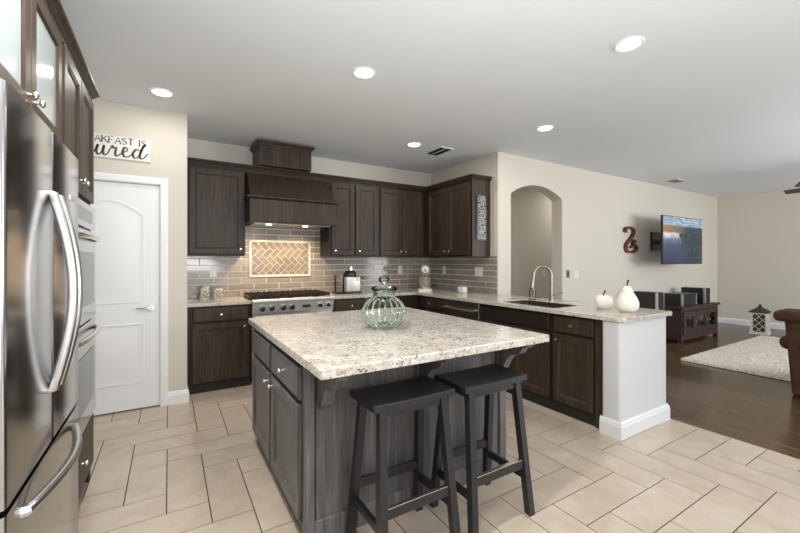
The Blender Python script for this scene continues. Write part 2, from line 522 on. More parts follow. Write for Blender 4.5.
tile_object('trim_4', polys, lambda a, b, c_: (XW-0.003-c_, a, b), 0.006, M['subway'], M['grout2'], [rect(YT+0.012, YB, C0, 1.435)], kind='structure', label='taupe glass subway tile backsplash beside the arch wall')
# framed herringbone panel over the range
hx0, hx1, hz0, hz1 = hole
polys = []
tw = 0.066
ca, sa = math.cos(PI/4), math.sin(PI/4)
cx, cz = (hx0+hx1)/2, (hz0+hz1)/2
for i in range(-14, 15):
    for jj in range(-14, 15):
        k = (i+jj) % 4
        if k == 0: r = (i, i+2, jj, jj+1)
        elif k == 2: r = (i, i+1, jj, jj+2)
        else: continue
        P = rect(r[0]*tw, r[1]*tw, r[2]*tw, r[3]*tw, 0.0042)
        P = [(cx+a*ca-b_*sa, cz+a*sa+b_*ca) for a, b_ in P]
        P = clip(P, hx0+0.03, hx1-0.03, hz0+0.03, hz1-0.03)
        if P: polys.append(P)
hp = tile_object('trim_5', polys, lambda a, b, c_: (a, YB-0.004-c_, b), 0.006, M['subherr'], M['linertile'], [rect(hx0, hx1, hz0, hz1)], kind='structure', label='framed herringbone tile panel over the range')
ORG[hp.name] = Vector((0, 0, 0))
f = B()
for (a, b_, c_, e) in ((hx0, hx1, hz0, hz0+0.03), (hx0, hx1, hz1-0.03, hz1), (hx0, hx0+0.03, hz0+0.03, hz1-0.03), (hx1-0.03, hx1, hz0+0.03, hz1-0.03)):
    f.box(a, b_, YB-0.022, YB-0.003, c_, e, 0.006, 2)
f.build('liner_frame', M['linertile'], hp, smooth=True)

# ================================================================== CABINETS
def knob(fr, u, v, w0, parent, r=0.015):
    k = B(fr)
    # revolve along the outward axis
    prof = [(0.007, 0), (0.006, 0.012), (r*0.95, 0.017), (r, 0.022), (r*0.8, 0.027), (0.002, 0.029)]
    n = 14
    k.loft([[(u+rr*math.cos(2*PI*i/n), v+rr*math.sin(2*PI*i/n), w0+z) for i in range(n)] for rr, z in prof])
    k.build('knob', M['nickel'], parent, smooth=True)
def door_part(fr, u0, u1, v0, v1, parent, m='cab', knobuv=None, name='door', w0=0.0):
    dd = B(fr).shaker(u0, u1, v0, v1, w0).build(name, M[m], parent)
    if knobuv: knob(fr, knobuv[0], knobuv[1], w0+0.02, dd)
    return dd
def drawer_part(fr, u0, u1, v0, v1, parent, m='cab', kn=True, w0=0.0):
    dd = B(fr).slab(u0, u1, v0, v1, w0).build('drawer', M[m], parent)
    if kn: knob(fr, (u0+u1)/2, (v0+v1)/2, w0+0.02, dd)
    return dd

UZ0, UZ1 = 1.43, 2.425
YU = 4.685     # face of the upper cabinets
frU = ((0, YU, 0), (1, 0, 0), (0, -1, 0))
def upper(x0, x1, doors, knobs, label, name='wall_cabinet'):
    t = thing(name, ((x0+x1)/2, YB, UZ0), label, 'cabinet')
    B().box(x0, x1, YU, YB-0.011, UZ0, UZ1).build('body', M['cabin'], t)
    for (a, b_), kx in zip(doors, knobs):
        door_part(frU, a, b_, UZ0+0.02, UZ1-0.035, t, knobuv=(kx, UZ0+0.075))
    return t
upper(0.155, 0.752, [(0.185, 0.735)], [0.70], 'single door dark wall cabinet between the pantry wall and the range hood')
upper(1.772, 2.50, [(1.80, 2.125), (2.145, 2.48)], [1.845, 2.19], 'two door dark wall cabinet just right of the range hood')
upper(2.50, 3.325, [(2.525, 2.882), (2.890, 3.245)], [2.845, 2.93], 'two door dark wall cabinet in the back corner')
# right wall upper
XU = 3.325
t = thing('wall_cabinet', (XW, 4.2, UZ0), 'dark wall cabinet on the right wall with a black sign on its end', 'cabinet')
B().box(XU, XW-0.011, 3.69, 5.018, UZ0, UZ1).build('body', M['cabin'], t)
frR = ((XU, 0, 0), (0, 1, 0), (-1, 0, 0))
door_part(frR, 3.715, 4.16, UZ0+0.02, UZ1-0.035, t, knobuv=(4.12, UZ0+0.075))
door_part(frR, 4.17, 4.64, UZ0+0.02, UZ1-0.035, t, knobuv=(4.215, UZ0+0.075))
B().box(XU+0.004, XW-0.011, 3.682, 3.69, UZ0, UZ1).build('end_panel', M['cab'], t)

# crown moulding (follows the upper run, hood included, with a rope bead)
def crown(name, path, z0, label, rope=True):
    prof = [(0, 0), (0.006, 0), (0.010, 0.012), (0.018, 0.016), (0.030, 0.034), (0.042, 0.042), (0.042, 0.056), (0, 0.056)]
    P = [Vector((a, b_, z0)) for a, b_ in path]
    rings = []
    for i in range(len(P)):
        d0 = (P[i]-P[i-1]).normalized() if i > 0 else (P[1]-P[0]).normalized()
        d1 = (P[i+1]-P[i]).normalized() if i < len(P)-1 else d0
        n0 = Vector((d0.y, -d0.x, 0)); n1 = Vector((d1.y, -d1.x, 0))
        nn = n0+n1; nn = nn/nn.dot(n0)
        rings.append([P[i]+nn*a+Vector((0, 0, z)) for a, z in prof])
    bb = B(); bb.loft(rings)
    if rope:
        for a, b_ in zip(P, P[1:]):
            n = int((b_-a).length/0.022)
            dirv = (b_-a).normalized(); nv = Vector((dirv.y, -dirv.x, 0))
            for k in range(n):
                q = a+dirv*(0.011+k*0.022)+nv*0.012+Vector((0, 0, 0.006))
                bb.hexa([q+dirv*-0.007+nv*-0.004+Vector((0, 0, -0.006)), q+dirv*0.007+nv*-0.004+Vector((0, 0, -0.006)), q+dirv*0.007+nv*0.006+Vector((0, 0, -0.006)), q+dirv*-0.007+nv*0.006+Vector((0, 0, -0.006)),
                         q+dirv*-0.007+nv*-0.004+Vector((0, 0, 0.006)), q+dirv*0.007+nv*-0.004+Vector((0, 0, 0.006)), q+dirv*0.007+nv*0.006+Vector((0, 0, 0.006)), q+dirv*-0.007+nv*0.006+Vector((0, 0, 0.006))])
    o = bb.build(name, M['cab'])
    o['label'] = label
    return struct(o)
crown('trim_6', [(0.155, YU), (XU, YU), (XU, 3.682), (XW-0.011, 3.682)], UZ1, 'dark crown moulding over the back cabinets')

# black sign on the cabinet end
t = thing('cabinet_sign', (3.535, 3.68, 1.63), 'narrow black sign with white lettering on the wall cabinet end', 'sign')
B().box(3.385, 3.585, 3.668, 3.681, 1.63, 2.235, 0.003, 1).build('board', M['black'], t)
mk = B()
rs = random.Random(3)
z = 1.655
while z < 2.20:            # rows of illegible white strokes, as in the photograph
    hgt = rs.choice((0.022, 0.03, 0.04))
    x = 3.418
    while x < 3.545:
        wv = rs.uniform(0.006, 0.016)
        k = rs.random()
        if k < 0.55: mk.box(x, x+0.004, 3.6655, 3.668, z, z+hgt)
        if k > 0.25: mk.box(x, x+wv, 3.6655, 3.668, z+rs.choice((0, 0.5, 0.85))*hgt, z+rs.choice((0, 0.5, 0.85))*hgt+0.004) if False else mk.box(x, x+wv, 3.6655, 3.668, z+0.85*hgt, z+hgt)
        if k > 0.5: mk.box(x, x+wv, 3.6655, 3.668, z, z+0.15*hgt)
        x += wv+0.005
    z += hgt+0.010
mk.build('lettering', M['plastic'], t)

# range hood
t = thing('range_hood', (1.25, YB, 1.80), 'dark wooden range hood with a boxed chimney up to the ceiling', 'range hood')
hx0_, hx1_ = 0.757, 1.767
B().box(hx0_+0.0, hx1_-0.0, 4.42, YB-0.012, 1.815, 2.065, 0.003, 1).build('apron', M['cab'], t)
led = B()
prof = [(0.0, 0), (0.010, 0.004), (0.034, 0.020), (0.034, 0.032), (0, 0.036)]
def ring_at(o, z): return [(hx0_-0.0-(o if False else 0), YU, z), (hx0_-o*0.0, 4.42-o, z), (hx1_+o*0.0, 4.42-o, z), (hx1_, YU, z)]
led.loft([[(hx0_-(o if o < 0.001 else o), 4.66, 2.06+z), (hx0_-o, 4.42-o, 2.06+z), (hx1_+o, 4.42-o, 2.06+z), (hx1_+o, 4.66, 2.06+z)] for o, z in prof])
led.build('ledge_moulding', M['cab'], t)
low = B()
low.loft([[(hx0_-o, 4.66, 1.80+z), (hx0_-o, 4.42-o, 1.80+z), (hx1_+o, 4.42-o, 1.80+z), (hx1_+o, 4.66, 1.80+z)] for o, z in ((0, 0), (0.008, 0.003), (0.008, 0.012), (0, 0.016))])
low.build('bottom_moulding', M['cab'], t)
B().hexa([(hx0_+0.01, 4.43, 2.094), (hx1_-0.01, 4.43, 2.094), (hx1_-0.01, YB-0.012, 2.094), (hx0_+0.01, YB-0.012, 2.094),
          (hx0_+0.01, 4.66, 2.395), (hx1_-0.01, 4.66, 2.395), (hx1_-0.01, YB-0.012, 2.395), (hx0_+0.01, YB-0.012, 2.395)]).build('canopy', M['cab'], t)
B().box(hx0_, hx1_, 4.69, YB-0.012, 2.395, UZ1).build('top_rail', M['cab'], t)
ch = B().box(0.894, 1.50, 4.57, YB-0.002, UZ1+0.058, 2.72)
ch.build('chimney', M['cab'], t)
cr = B(); pr = [(0, 0), (0.008, 0.002), (0.012, 0.014), (0.034, 0.036), (0.036, 0.05), (0, 0.05)]
cr.loft([[(0.894-o, YB-0.002, 2.715+z), (0.894-o, 4.57-o, 2.715+z), (1.50+o, 4.57-o, 2.715+z), (1.50+o, YB-0.002, 2.715+z)] for o, z in pr])
cr.build('chimney_crown', M['cab'], t)
B().box(hx0_+0.06, hx1_-0.06, 4.48, 4.98, 1.795, 1.803).build('liner', M['steel2'], t)
for q in (0.99, 1.42):
    B().cyl((q, 4.56, 1.795), (q, 4.56, 1.786), 0.032, 0.030, 20).build('lamp', M['warmlamp'], t)
    ld = bpy.data.lights.new('hood_lamp', 'SPOT'); ld.energy = 26; ld.color = (1.0, 0.72, 0.42); ld.spot_size = 2.2; ld.spot_blend = 0.8; ld.shadow_soft_size = 0.04
    lo = bpy.data.objects.new('hood_lamp', ld); COL.objects.link(lo); lo.location = (q, 4.60, 1.78)
    lo.rotation_euler = (0.35, 0, 0)

# base cabinets, back wall
YFB = 4.425    # face
frB = ((0, YFB, 0), (1, 0, 0), (0, -1, 0))
CB = C0-0.038  # underside of the worktop
def base_back(x0, x1, label, cols, drawers_only=False):
    t = thing('base_cabinet', ((x0+x1)/2, YB, 0), label, 'cabinet')
    B().box(x0, x1, YFB, YB-0.01, 0.09, CB).build('body', M['cabin'], t)
    B().box(x0, x1, YFB+0.02, YB-0.01, 0, 0.09).build('toe_kick', M['toe'], t)
    for a, b_, kx in cols:
        drawer_part(frB, a, b_, 0.735, CB-0.02, t)
        door_part(frB, a, b_, 0.11, 0.715, t, knobuv=(kx, 0.665))
    return t
base_back(0.155, 0.765, 'dark base cabinet between the pantry wall and the range', [(0.20, 0.745, 0.70)])
base_back(1.712, 3.02, 'dark base cabinet run right of the range into the corner', [(1.74, 2.19, 2.14), (2.20, 2.66, 2.25)])

# range
t = thing('range', (1.24, YB, 0), 'stainless gas range with black grates under the dark hood', 'range')
rx0, rx1, ry = 0.772, 1.705, 4.345
B().box(rx0, rx1, ry+0.03, YB-0.012, 0.10, 0.925, 0.004, 1).build('body', M['steel2'], t)
pn = B().hexa([(rx0, ry+0.02, 0.79), (rx1, ry+0.02, 0.79), (rx1, ry+0.10, 0.79), (rx0, ry+0.10, 0.79), (rx0, ry-0.005, 0.905), (rx1, ry-0.005, 0.905), (rx1, ry+0.10, 0.905), (rx0, ry+0.10, 0.905)])
pn.build('control_panel', M['rangesteel'], t)
B().tube([(rx0, ry+0.005, 0.925), (rx1, ry+0.005, 0.925)], 0.024, 16).build('bullnose', M['rangesteel'], t, smooth=True)
B().box(rx0+0.03, rx1-0.03, ry-0.005, ry+0.03, 0.22, 0.76, 0.006).build('oven_door', M['steel2'], t)
B().box(rx0+0.2, rx1-0.2, ry-0.008, ry+0.0, 0.34, 0.60, 0.002, 1).build('oven_window', M['ovenglass'], t)
B().tube([(rx0+0.06, ry-0.055, 0.71), (rx1-0.06, ry-0.055, 0.71)], 0.014, 12).cyl((rx0+0.1, ry, 0.71), (rx0+0.1, ry-0.055, 0.71), 0.01).cyl((rx1-0.1, ry, 0.71), (rx1-0.1, ry-0.055, 0.71), 0.01).build('oven_handle', M['steel2'], t, smooth=True)
for q in (0.875, 0.975, 1.10, 1.20, 1.53, 1.63):
    k = B().cyl((q, ry+0.006, 0.845), (q, ry-0.012, 0.845), 0.034, 0.034, 20)
    kk = k.build('knob', M['nickel'], t, smooth=True)
    B().cyl((q, ry-0.012, 0.845), (q, ry-0.036, 0.845), 0.025, 0.022, 20).box(q-0.006, q+0.006, ry-0.044, ry-0.03, 0.825, 0.867, 0.002, 1).build('grip', M['black'], kk, smooth=True)
B().box(1.325, 1.415, ry-0.004, ry+0.02, 0.833, 0.862, 0.002, 1).build('badge', M['black'], t)
B().box(rx0+0.01, rx1-0.01, ry+0.04, YB-0.03, 0.925, 0.935).build('cooktop', M['black'], t)
for gi in range(3):
    g = B()
    gx0 = rx0+0.02+gi*0.298; gx1 = gx0+0.29
    for q in (gx0, gx0+0.07, gx0+0.145, gx0+0.22, gx1-0.012): g.box(q, q+0.012, ry+0.06, YB-0.05, 0.962, 0.988, 0.003, 1)
    for q in (ry+0.06, ry+0.20, ry+0.335, ry+0.47, YB-0.062): g.box(gx0, gx1, q, q+0.012, 0.958, 0.980, 0.003, 1)
    for q in (gx0+0.004, gx1-0.012):
        for y_ in (ry+0.064, YB-0.06): g.box(q, q+0.008, y_, y_+0.008, 0.934, 0.965)
    g.build('grate', M['iron'], t)
    for y_ in (ry+0.19, ry+0.46):
        B().cyl((gx0+0.145, y_, 0.935), (gx0+0.145, y_, 0.950), 0.045, 0.038, 18).build('burner', M['iron'], t, smooth=True)

# base run on the right wall and the peninsula; faces look to -x
XFB = 3.00
frP = ((XFB, 0, 0), (0, 1, 0), (-1, 0, 0))
def base_right(y0, y1, label, fn, top=CB):
    t = thing('base_cabinet', (XFB, (y0+y1)/2, 0), label, 'cabinet')
    bd = B().box(XFB, 3.535, y0, y1, 0.09, top)
    if top < CB: bd.box(XFB, XFB+0.02, y0, y1, top, CB).box(3.515, 3.535, y0, y1, top, CB)
    bd.build('body', M['cabin'], t)
    B().box(XFB+0.012, 3.535, y0, y1, 0, 0.09).build('toe_kick', M['toe'], t)
    fn(t)
    return t
def f1(t):
    drawer_part(frP, 3.90, 4.36, 0.735, CB-0.02, t)
    door_part(frP, 3.90, 4.36, 0.11, 0.715, t, knobuv=(3.95, 0.665))
t = thing('base_cabinet', (XFB, 4.14, 0), 'dark drawer cabinet between the dishwasher and the back corner', 'cabinet')
B().box(3.021, XW-0.012, 3.865, 5.015, 0.09, CB).build('body', M['cabin'], t)
B().box(3.021, XW-0.012, 3.865, 5.015, 0, 0.09).build('toe_kick', M['toe'], t)
B().box(XFB, 3.0205, 3.865, 4.40, 0.09, CB).build('face_frame', M['cabin'], t)
f1(t)
def f2(t):
    B(frP).slab(2.27, 3.16, 0.735, CB-0.02).build('false_front', M['black' if False else 'cabin'], t)
    door_part(frP, 2.27, 2.705, 0.11, 0.715, t, knobuv=(2.66, 0.665))
    door_part(frP, 2.715, 3.16, 0.11, 0.715, t, knobuv=(2.76, 0.665))
base_right(2.25, 3.18, 'dark sink base cabinet in the peninsula under the faucet', f2, 0.72)
def f3(t):
    drawer_part(frP, 1.845, 2.225, 0.735, CB-0.02, t)
    door_part(frP, 1.845, 2.225, 0.11, 0.715, t, knobuv=(2.185, 0.665))
    B(frP).box(1.775, 1.83, 0.0, CB, 0, 0.004).build('filler_stile', M['cab'], t)
base_right(1.765, 2.245, 'dark drawer and door cabinet at the peninsula end by the white post', f3)
# dishwasher
t = thing('dishwasher', (XFB, 3.52, 0), 'stainless dishwasher with a bar handle in the right base run', 'dishwasher')
B().box(XFB+0.006, 3.53, 3.19, 3.858, 0.005, CB-0.004).build('body', M['steelside'], t)
B().box(XFB-0.02, XFB+0.006, 3.19, 3.858, 0.11, CB-0.008, 0.004).build('door', M['steel'], t)
B().tube([(XFB-0.065, 3.22, 0.80), (XFB-0.065, 3.83, 0.80)], 0.012, 12).cyl((XFB-0.02, 3.26, 0.80), (XFB-0.065, 3.26, 0.80), 0.009).cyl((XFB-0.02, 3.79, 0.80), (XFB-0.065, 3.79, 0.80), 0.009).build('handle', M['nickel'], t, smooth=True)
# pony wall and white end post
bb = B()
r = 0.022
def rpoly(x0, x1, y0, y1, r, n=5):
    P = []
    for cx_, cy_, a0_ in ((x1-r, y1-r, 0), (x0+r, y1-r, PI/2), (x0+r, y0+r, PI), (x1-r, y0+r, 1.5*PI)):
        for k in range(n+1):
            a = a0_+PI/2*k/n
            P.append((cx_+r*math.cos(a), cy_+r*math.sin(a)))
    return P
bb.prism(rpoly(2.955, 3.688, 1.608, 1.755, 0.022), 'z', 0, CB)
bb.box(3.545, 3.688, 1.75, YT, 0, CB)
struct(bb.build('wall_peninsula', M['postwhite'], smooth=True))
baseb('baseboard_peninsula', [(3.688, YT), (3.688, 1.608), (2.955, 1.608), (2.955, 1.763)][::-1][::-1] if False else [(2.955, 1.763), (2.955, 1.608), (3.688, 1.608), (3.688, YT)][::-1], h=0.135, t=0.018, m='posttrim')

# ------------------------------------------------------------------ worktops
def worktop(name, outline, holes, label, t=0.036, loc=(0, 0, 0)):
    """granite slab from an outline, with rectangular cut-outs bridged as strips"""
    bb = B()
    bm = bb.bm
    def loop(P, z): return [bm.verts.new((a, b_, z)) for a, b_ in P]
    es = []
    rims = []
    e = 0.005
    for P in [outline]+holes:
        top = loop(P, C0)
        n = len(top)
        es += [bm.edges.new((top[i-1], top[i])) for i in range(n)]
        rims.append((P, top))
    bmesh.ops.triangle_fill(bm, use_beauty=True, use_dissolve=False, edges=es)
    ext = bmesh.ops.extrude_face_region(bm, geom=list(bm.faces))
    bmesh.ops.translate(bm, verts=[g for g in ext['geom'] if isinstance(g, bmesh.types.BMVert)], vec=(0, 0, -t))
    bmesh.ops.recalc_face_normals(bm, faces=bm.faces)
    edges = [ed for ed in bm.edges if len(ed.link_faces) == 2 and ed.calc_face_angle(0) > 0.9 and abs(ed.verts[0].co.z-ed.verts[1].co.z) < 1e-5]
    bmesh.ops.bevel(bm, geom=edges, offset=e, segments=2, affect='EDGES', profile=0.5)
    o = bb.build(name, M['granite'], loc=loc)
    return tag(o, label, 'countertop')
worktop('countertop', [(0.152, YB-0.01), (0.152, 4.395), (0.770, 4.395), (0.770, YB-0.01)], [], 'short speckled granite countertop left of the range')
rc = []
for k in range(7):
    a = PI+PI/2*k/6
    rc.append((2.935+0.06+0.06*math.cos(a), 1.572+0.06+0.06*math.sin(a)))
sink_hole = rpoly(3.04, 3.46, 2.258, 2.93, 0.03, 3)
worktop('countertop', [(1.707, YB-0.01), (1.707, 4.395), (2.935, 4.395)]+rc+[(3.70, 1.572), (3.745, 1.60), (3.745, YT-0.002), (XW-0.011, YT-0.002), (XW-0.011, YB-0.01)], [sink_hole], 'L shaped speckled granite countertop running along the corner onto the peninsula')
# island worktop
worktop('countertop', rpoly(0.514, 1.918, 1.452, 3.068, 0.008, 2), [], 'large speckled granite slab topping the kitchen island', t=0.042)

# sink
t = thing('sink', (3.25, 2.6, C0), 'dark undermount sink set in the peninsula countertop', 'sink')
sk = B()
def sr(i, z): return [(a, b_, z) for a, b_ in rpoly(3.045+i, 3.455-i, 2.263+i, 2.925-i, 0.03, 3)]
sk.loft([sr(-0.001, C0-0.006), sr(0.004, C0-0.01), sr(0.01, C0-0.15), sr(0.03, C0-0.19)], cap0=False)
sk.build('basin', M['sinkm'], t, smooth=True)
B().cyl((3.25, 2.6, C0-0.1895), (3.25, 2.6, C0-0.186), 0.045).build('drain', M['steel2'], t)
# faucet
t = thing('faucet', (3.545, 2.665, C0), 'brushed gooseneck kitchen faucet behind the sink', 'faucet')
fx, fy = 3.545, 2.665
B().cyl((fx, fy, C0), (fx, fy, C0+0.012), 0.028, 0.026, 20).cyl((fx, fy, C0+0.012), (fx, fy, C0+0.13), 0.019, 0.017, 20).build('base', M['bronze'], t, smooth=True)
P = [(fx, fy, C0+0.12), (fx, fy, C0+0.25)]
ra = 0.105
dv = Vector((-0.80, 0.30, 0)).normalized()
for k in range(0, 13):
    a = PI*k/12*1.02
    o = ra*(1-math.cos(a))
    P.append((fx+dv.x*o, fy+dv.y*o, C0+0.27+ra*math.sin(a)))
e = P[-1]
P.append((e[0]+dv.x*0.01, e[1]+dv.y*0.01, e[2]-0.04))
B().tube(P, 0.0155, 12).build('gooseneck', M['bronze'], t, smooth=True)
B().cyl((e[0]+dv.x*0.008, e[1]+dv.y*0.008, e[2]-0.03), (e[0]+dv.x*0.02, e[1]+dv.y*0.02, e[2]-0.115), 0.014, 0.020, 16).build('spray_head', M['bronze'], t, smooth=True)
B().cyl((fx, fy, C0+0.075), (fx+0.02, fy-0.045, C0+0.075), 0.014).tube([(fx+0.02, fy-0.045, C0+0.075), (fx+0.035, fy-0.075, C0+0.082), (fx+0.05, fy-0.11, C0+0.10)], [0.010, 0.008, 0.006]).build('lever', M['bronze'], t, smooth=True)
# soap bottle
t = thing('soap_dispenser', (3.50, 2.88, C0), 'clear glass soap bottle with a dark pump beside the sink', 'soap dispenser')
B().lathe([(0.030, 0), (0.036, 0.006), (0.036, 0.10), (0.030, 0.118), (0.018, 0.128)], (3.50, 2.88, C0), 20).build('bottle', M['glass'], t, smooth=True)
B().lathe([(0.021, 0.126), (0.021, 0.142), (0.008, 0.146), (0.008, 0.168)], (3.50, 2.88, C0), 16).tube([(3.50, 2.88, C0+0.165), (3.47, 2.87, C0+0.17), (3.445, 2.86, C0+0.163)], 0.007).build('pump', M['dark'], t, smooth=True)

# faux fruit
t = thing('decorative_apple', (3.372, 1.985, C0), 'white ceramic apple with a dark stem on the peninsula', 'ornament')
B().lathe([(0.022, 0.004), (0.040, 0), (0.062, 0.018), (0.076, 0.050), (0.078, 0.080), (0.068, 0.108), (0.048, 0.123), (0.028, 0.122), (0.012, 0.112), (0.004, 0.106)], (3.372, 1.985, C0), 28).build('body', M['ceramic'], t, smooth=True)
B().tube([(3.372, 1.985, C0+0.106), (3.372, 1.984, C0+0.135), (3.385, 1.975, C0+0.168)], [0.005, 0.0055, 0.008], 8).build('stem', M['stem'], t, smooth=True)
t = thing('decorative_pear', (3.352, 1.765, C0), 'tall white ceramic pear with a dark stem at the peninsula end', 'ornament')
B().lathe([(0.030, 0.003), (0.050, 0), (0.075, 0.018), (0.088, 0.050), (0.088, 0.085), (0.074, 0.122), (0.054, 0.155), (0.040, 0.185), (0.033, 0.205), (0.022, 0.219), (0.006, 0.222)], (3.352, 1.765, C0), 28).build('body', M['ceramic'], t, smooth=True)
B().tube([(3.352, 1.765, C0+0.220), (3.352, 1.764, C0+0.245), (3.362, 1.76, C0+0.272)], [0.005, 0.0055, 0.009], 8).build('stem', M['stem'], t, smooth=True)

# ------------------------------------------------------------------ island
IX0, IX1, IY0, IY1 = 0.55, 1.90, 1.78, 3.04
IT = C0-0.042
t = thing('kitchen_island', (1.22, 2.4, 0), 'charcoal stained wooden kitchen island with doors, drawers and carved corbels', 'kitchen island')
B().box(IX0+0.02, IX1-0.02, IY0+0.02, IY1-0.01, 0.0, IT).build('body', M['isl'], t)
# front (seating side) panelling
fp = B()
fp.box(IX0+0.06, IX1-0.04, IY0+0.006, IY0+0.02, 0.10, IT)
fp.build('back_panel', M['isl'], t)
for a, b_ in ((IX0, IX0+0.05), (1.19, 1.27), (IX1-0.06, IX1)):
    B().box(a, b_, IY0-0.008, IY0+0.03, 0.0, IT, 0.004, 1).build('pilaster', M['isl'], t)
B().box(IX0+0.05, IX1-0.06, IY0-0.004, IY0+0.02, 0.0, 0.11, 0.003, 1).build('base_rail', M['isl'], t)
B().box(IX0+0.05, IX1-0.06, IY0-0.002, IY0+0.02, IT-0.05, IT, 0.002, 1).build('top_rail', M['isl'], t)
B().box(IX1-0.02, IX1, IY0+0.03, IY1, 0.0, IT).build('end_panel', M['isl'], t)
# left side doors, drawers
frI = ((IX0+0.02, 0, 0), (0, 1, 0), (-1, 0, 0))
B().box(IX0+0.004, IX0+0.02, IY0+0.03, IY1, 0.09, IT).build('face_frame', M['toe'], t)  # near-black colour puts gap shade between the island fronts
for a, b_, kd in ((1.835, 2.405, 2.365), (2.445, 3.015, 2.485)):
    drawer_part(frI, a, b_, 0.69, IT-0.045, t, 'isl', kn=(a < 2), w0=0.016)
    door_part(frI, a, b_, 0.105, 0.665, t, 'isl', knobuv=(kd, 0.615), w0=0.016)
# corbels: scrolled bracket profile in the y-z plane
def corbel_poly():
    y = IY0-0.006
    pts = [(y, IT), (y-0.265, IT), (y-0.265, IT-0.020), (y-0.245, IT-0.030), (y-0.235, IT-0.045)]
    # two scallops stepping back down to the panel
    for k in range(9):
        a = k/8
        pts.append((y-0.215+0.075*a-0.004, IT-0.040-0.050*a-0.022*math.sin(PI*a)))
    for k in range(9):
        a = k/8
        pts.append((y-0.150+0.085*a, IT-0.098-0.085*a+0.020*math.sin(PI*a)))
    pts += [(y-0.055, IT-0.205), (y-0.035, IT-0.228), (y-0.012, IT-0.232), (y, IT-0.222)]
    return pts
for cxx in (0.64, 1.23, 1.835):
    B().prism(corbel_poly(), 'x', cxx-0.0275, cxx+0.0275).build('corbel', M['isl'], t)

# ------------------------------------------------------------------ stools
def stool(x0, x1, y0, y1, label):
    cx_, cy_ = (x0+x1)/2, (y0+y1)/2
    t = thing('bar_stool', (cx_, cy_, 0), label, 'stool', 'black stools at the island')
    H_ = 0.745
    st = B()
    # gently dished saddle seat
    n = 12
    rings = []
    for i in range(n+1):
        s_ = i/n; xx = x0+(x1-x0)*s_
        dip = 0.005*(1-(2*s_-1)**2)
        zt = H_-dip
        r_ = 0.004
        rings.append([(xx, y0, H_-0.032), (xx, y0, zt-r_), (xx, y0+r_, zt), (xx, y1-r_, zt), (xx, y1, zt-r_), (xx, y1, H_-0.032)])
    st.loft(rings)
    st.build('seat', M['stool'], t, smooth=True, auto=30)
    legs = {}
    hz = 0.019
    for sx in (-1, 1):
        for sy in (-1, 1):
            tx = cx_+sx*((x1-x0)/2-0.056); ty = cy_+sy*((y1-y0)/2-0.035)
            bx = cx_+sx*((x1-x0)/2-0.020); by = cy_+sy*((y1-y0)/2+0.035)
            def q(x_, y_, z_): return [(x_-hz, y_-hz, z_), (x_+hz, y_-hz, z_), (x_+hz, y_+hz, z_), (x_-hz, y_+hz, z_)]
            B().hexa(q(bx, by, 0)+q(tx, ty, H_-0.03)).build('leg', M['stool'], t)
            legs[sx, sy] = lambda z_, a=(bx, by), b_=(tx, ty): (a[0]+(b_[0]-a[0])*z_/(H_-0.03), a[1]+(b_[1]-a[1])*z_/(H_-0.03))
    # aprons
    ap = 0.675
    for sy in (-1, 1):
        a, b_ = legs[-1, sy](ap), legs[1, sy](ap)
        B().box(a[0], b_[0], a[1]-0.009, a[1]+0.009, ap, H_-0.028).build('apron', M['stool'], t)
    for sx in (-1, 1):
        a, b_ = legs[sx, -1](ap), legs[sx, 1](ap)
        B().box(a[0]-0.009, a[0]+0.009, a[1], b_[1], ap, H_-0.028).build('apron', M['stool'], t)
    for (p_, q_, z_, hh_) in (((-1, -1), (1, -1), 0.27, 0.045), ((-1, 1), (1, 1), 0.27, 0.045), ((-1, -1), (-1, 1), 0.20, 0.04), ((1, -1), (1, 1), 0.20, 0.04)):
        a, b_ = legs[p_](z_), legs[q_](z_)
        if p_[1] == q_[1]: B().box(a[0]+0.015, b_[0]-0.015, a[1]-0.011, a[1]+0.011, z_-hh_/2, z_+hh_/2, 0.003, 1).build('stretcher', M['stool'], t)
        else: B().box(a[0]-0.011, a[0]+0.011, a[1]+0.015, b_[1]-0.015, z_-hh_/2, z_+hh_/2, 0.003, 1).build('stretcher', M['stool'], t)
    a, b_ = legs[-1, -1](0.29), legs[1, -1](0.29)
    B().box(a[0]+0.02, b_[0]-0.02, a[1]-0.010, a[1]+0.010, 0.2928, 0.296).build('stretcher_strip', M['nickel'], t, label='bright metal strip along the front stretcher')  # thin nickel strip along the top of the front stretcher
    return t
s1 = stool(0.750, 1.195, 1.445, 1.705, 'black wooden saddle stool nearer the fridge end of the island')
dup(s1, (1.468, 1.556, 0), 'black wooden saddle stool nearer the peninsula end of the island')

# ------------------------------------------------------------------ left wall: fridge, cabinets, ovens
FX = -0.35
t = thing('refrigerator', (-0.70, 1.775, 0), 'stainless french door refrigerator with bowed handles', 'refrigerator')
B().box(-1.045, FX-0.055, 1.325, 2.225, 0.02, 1.80).build('cabinet', M['steelside'], t)
frF = ((FX-0.05, 0, 0), (0, 1, 0), (1, 0, 0))
def fdoor(y0, y1, z0, z1, name):
    d_ = B()
    n = 10
    rings = []
    # slightly bowed, rounded vertical edges
    P = rpoly(0, 0.05, y0, y1, 0.014, 4)
    d_.prism([(FX-0.05+a, b_) for a, b_ in P], 'z', z0, z1)
    return d_.build(name, M['steel'], t, smooth=True, auto=50)
dl = fdoor(1.322, 1.773, 0.745, 1.825, 'left_door')
dr = fdoor(1.777, 2.228, 0.745, 1.825, 'right_door')
df = fdoor(1.322, 2.228, 0.06, 0.728, 'freezer_drawer')
B().box(-1.0, FX-0.06, 1.34, 2.21, 0.0, 0.06).build('foot_grille', M['black'], t)
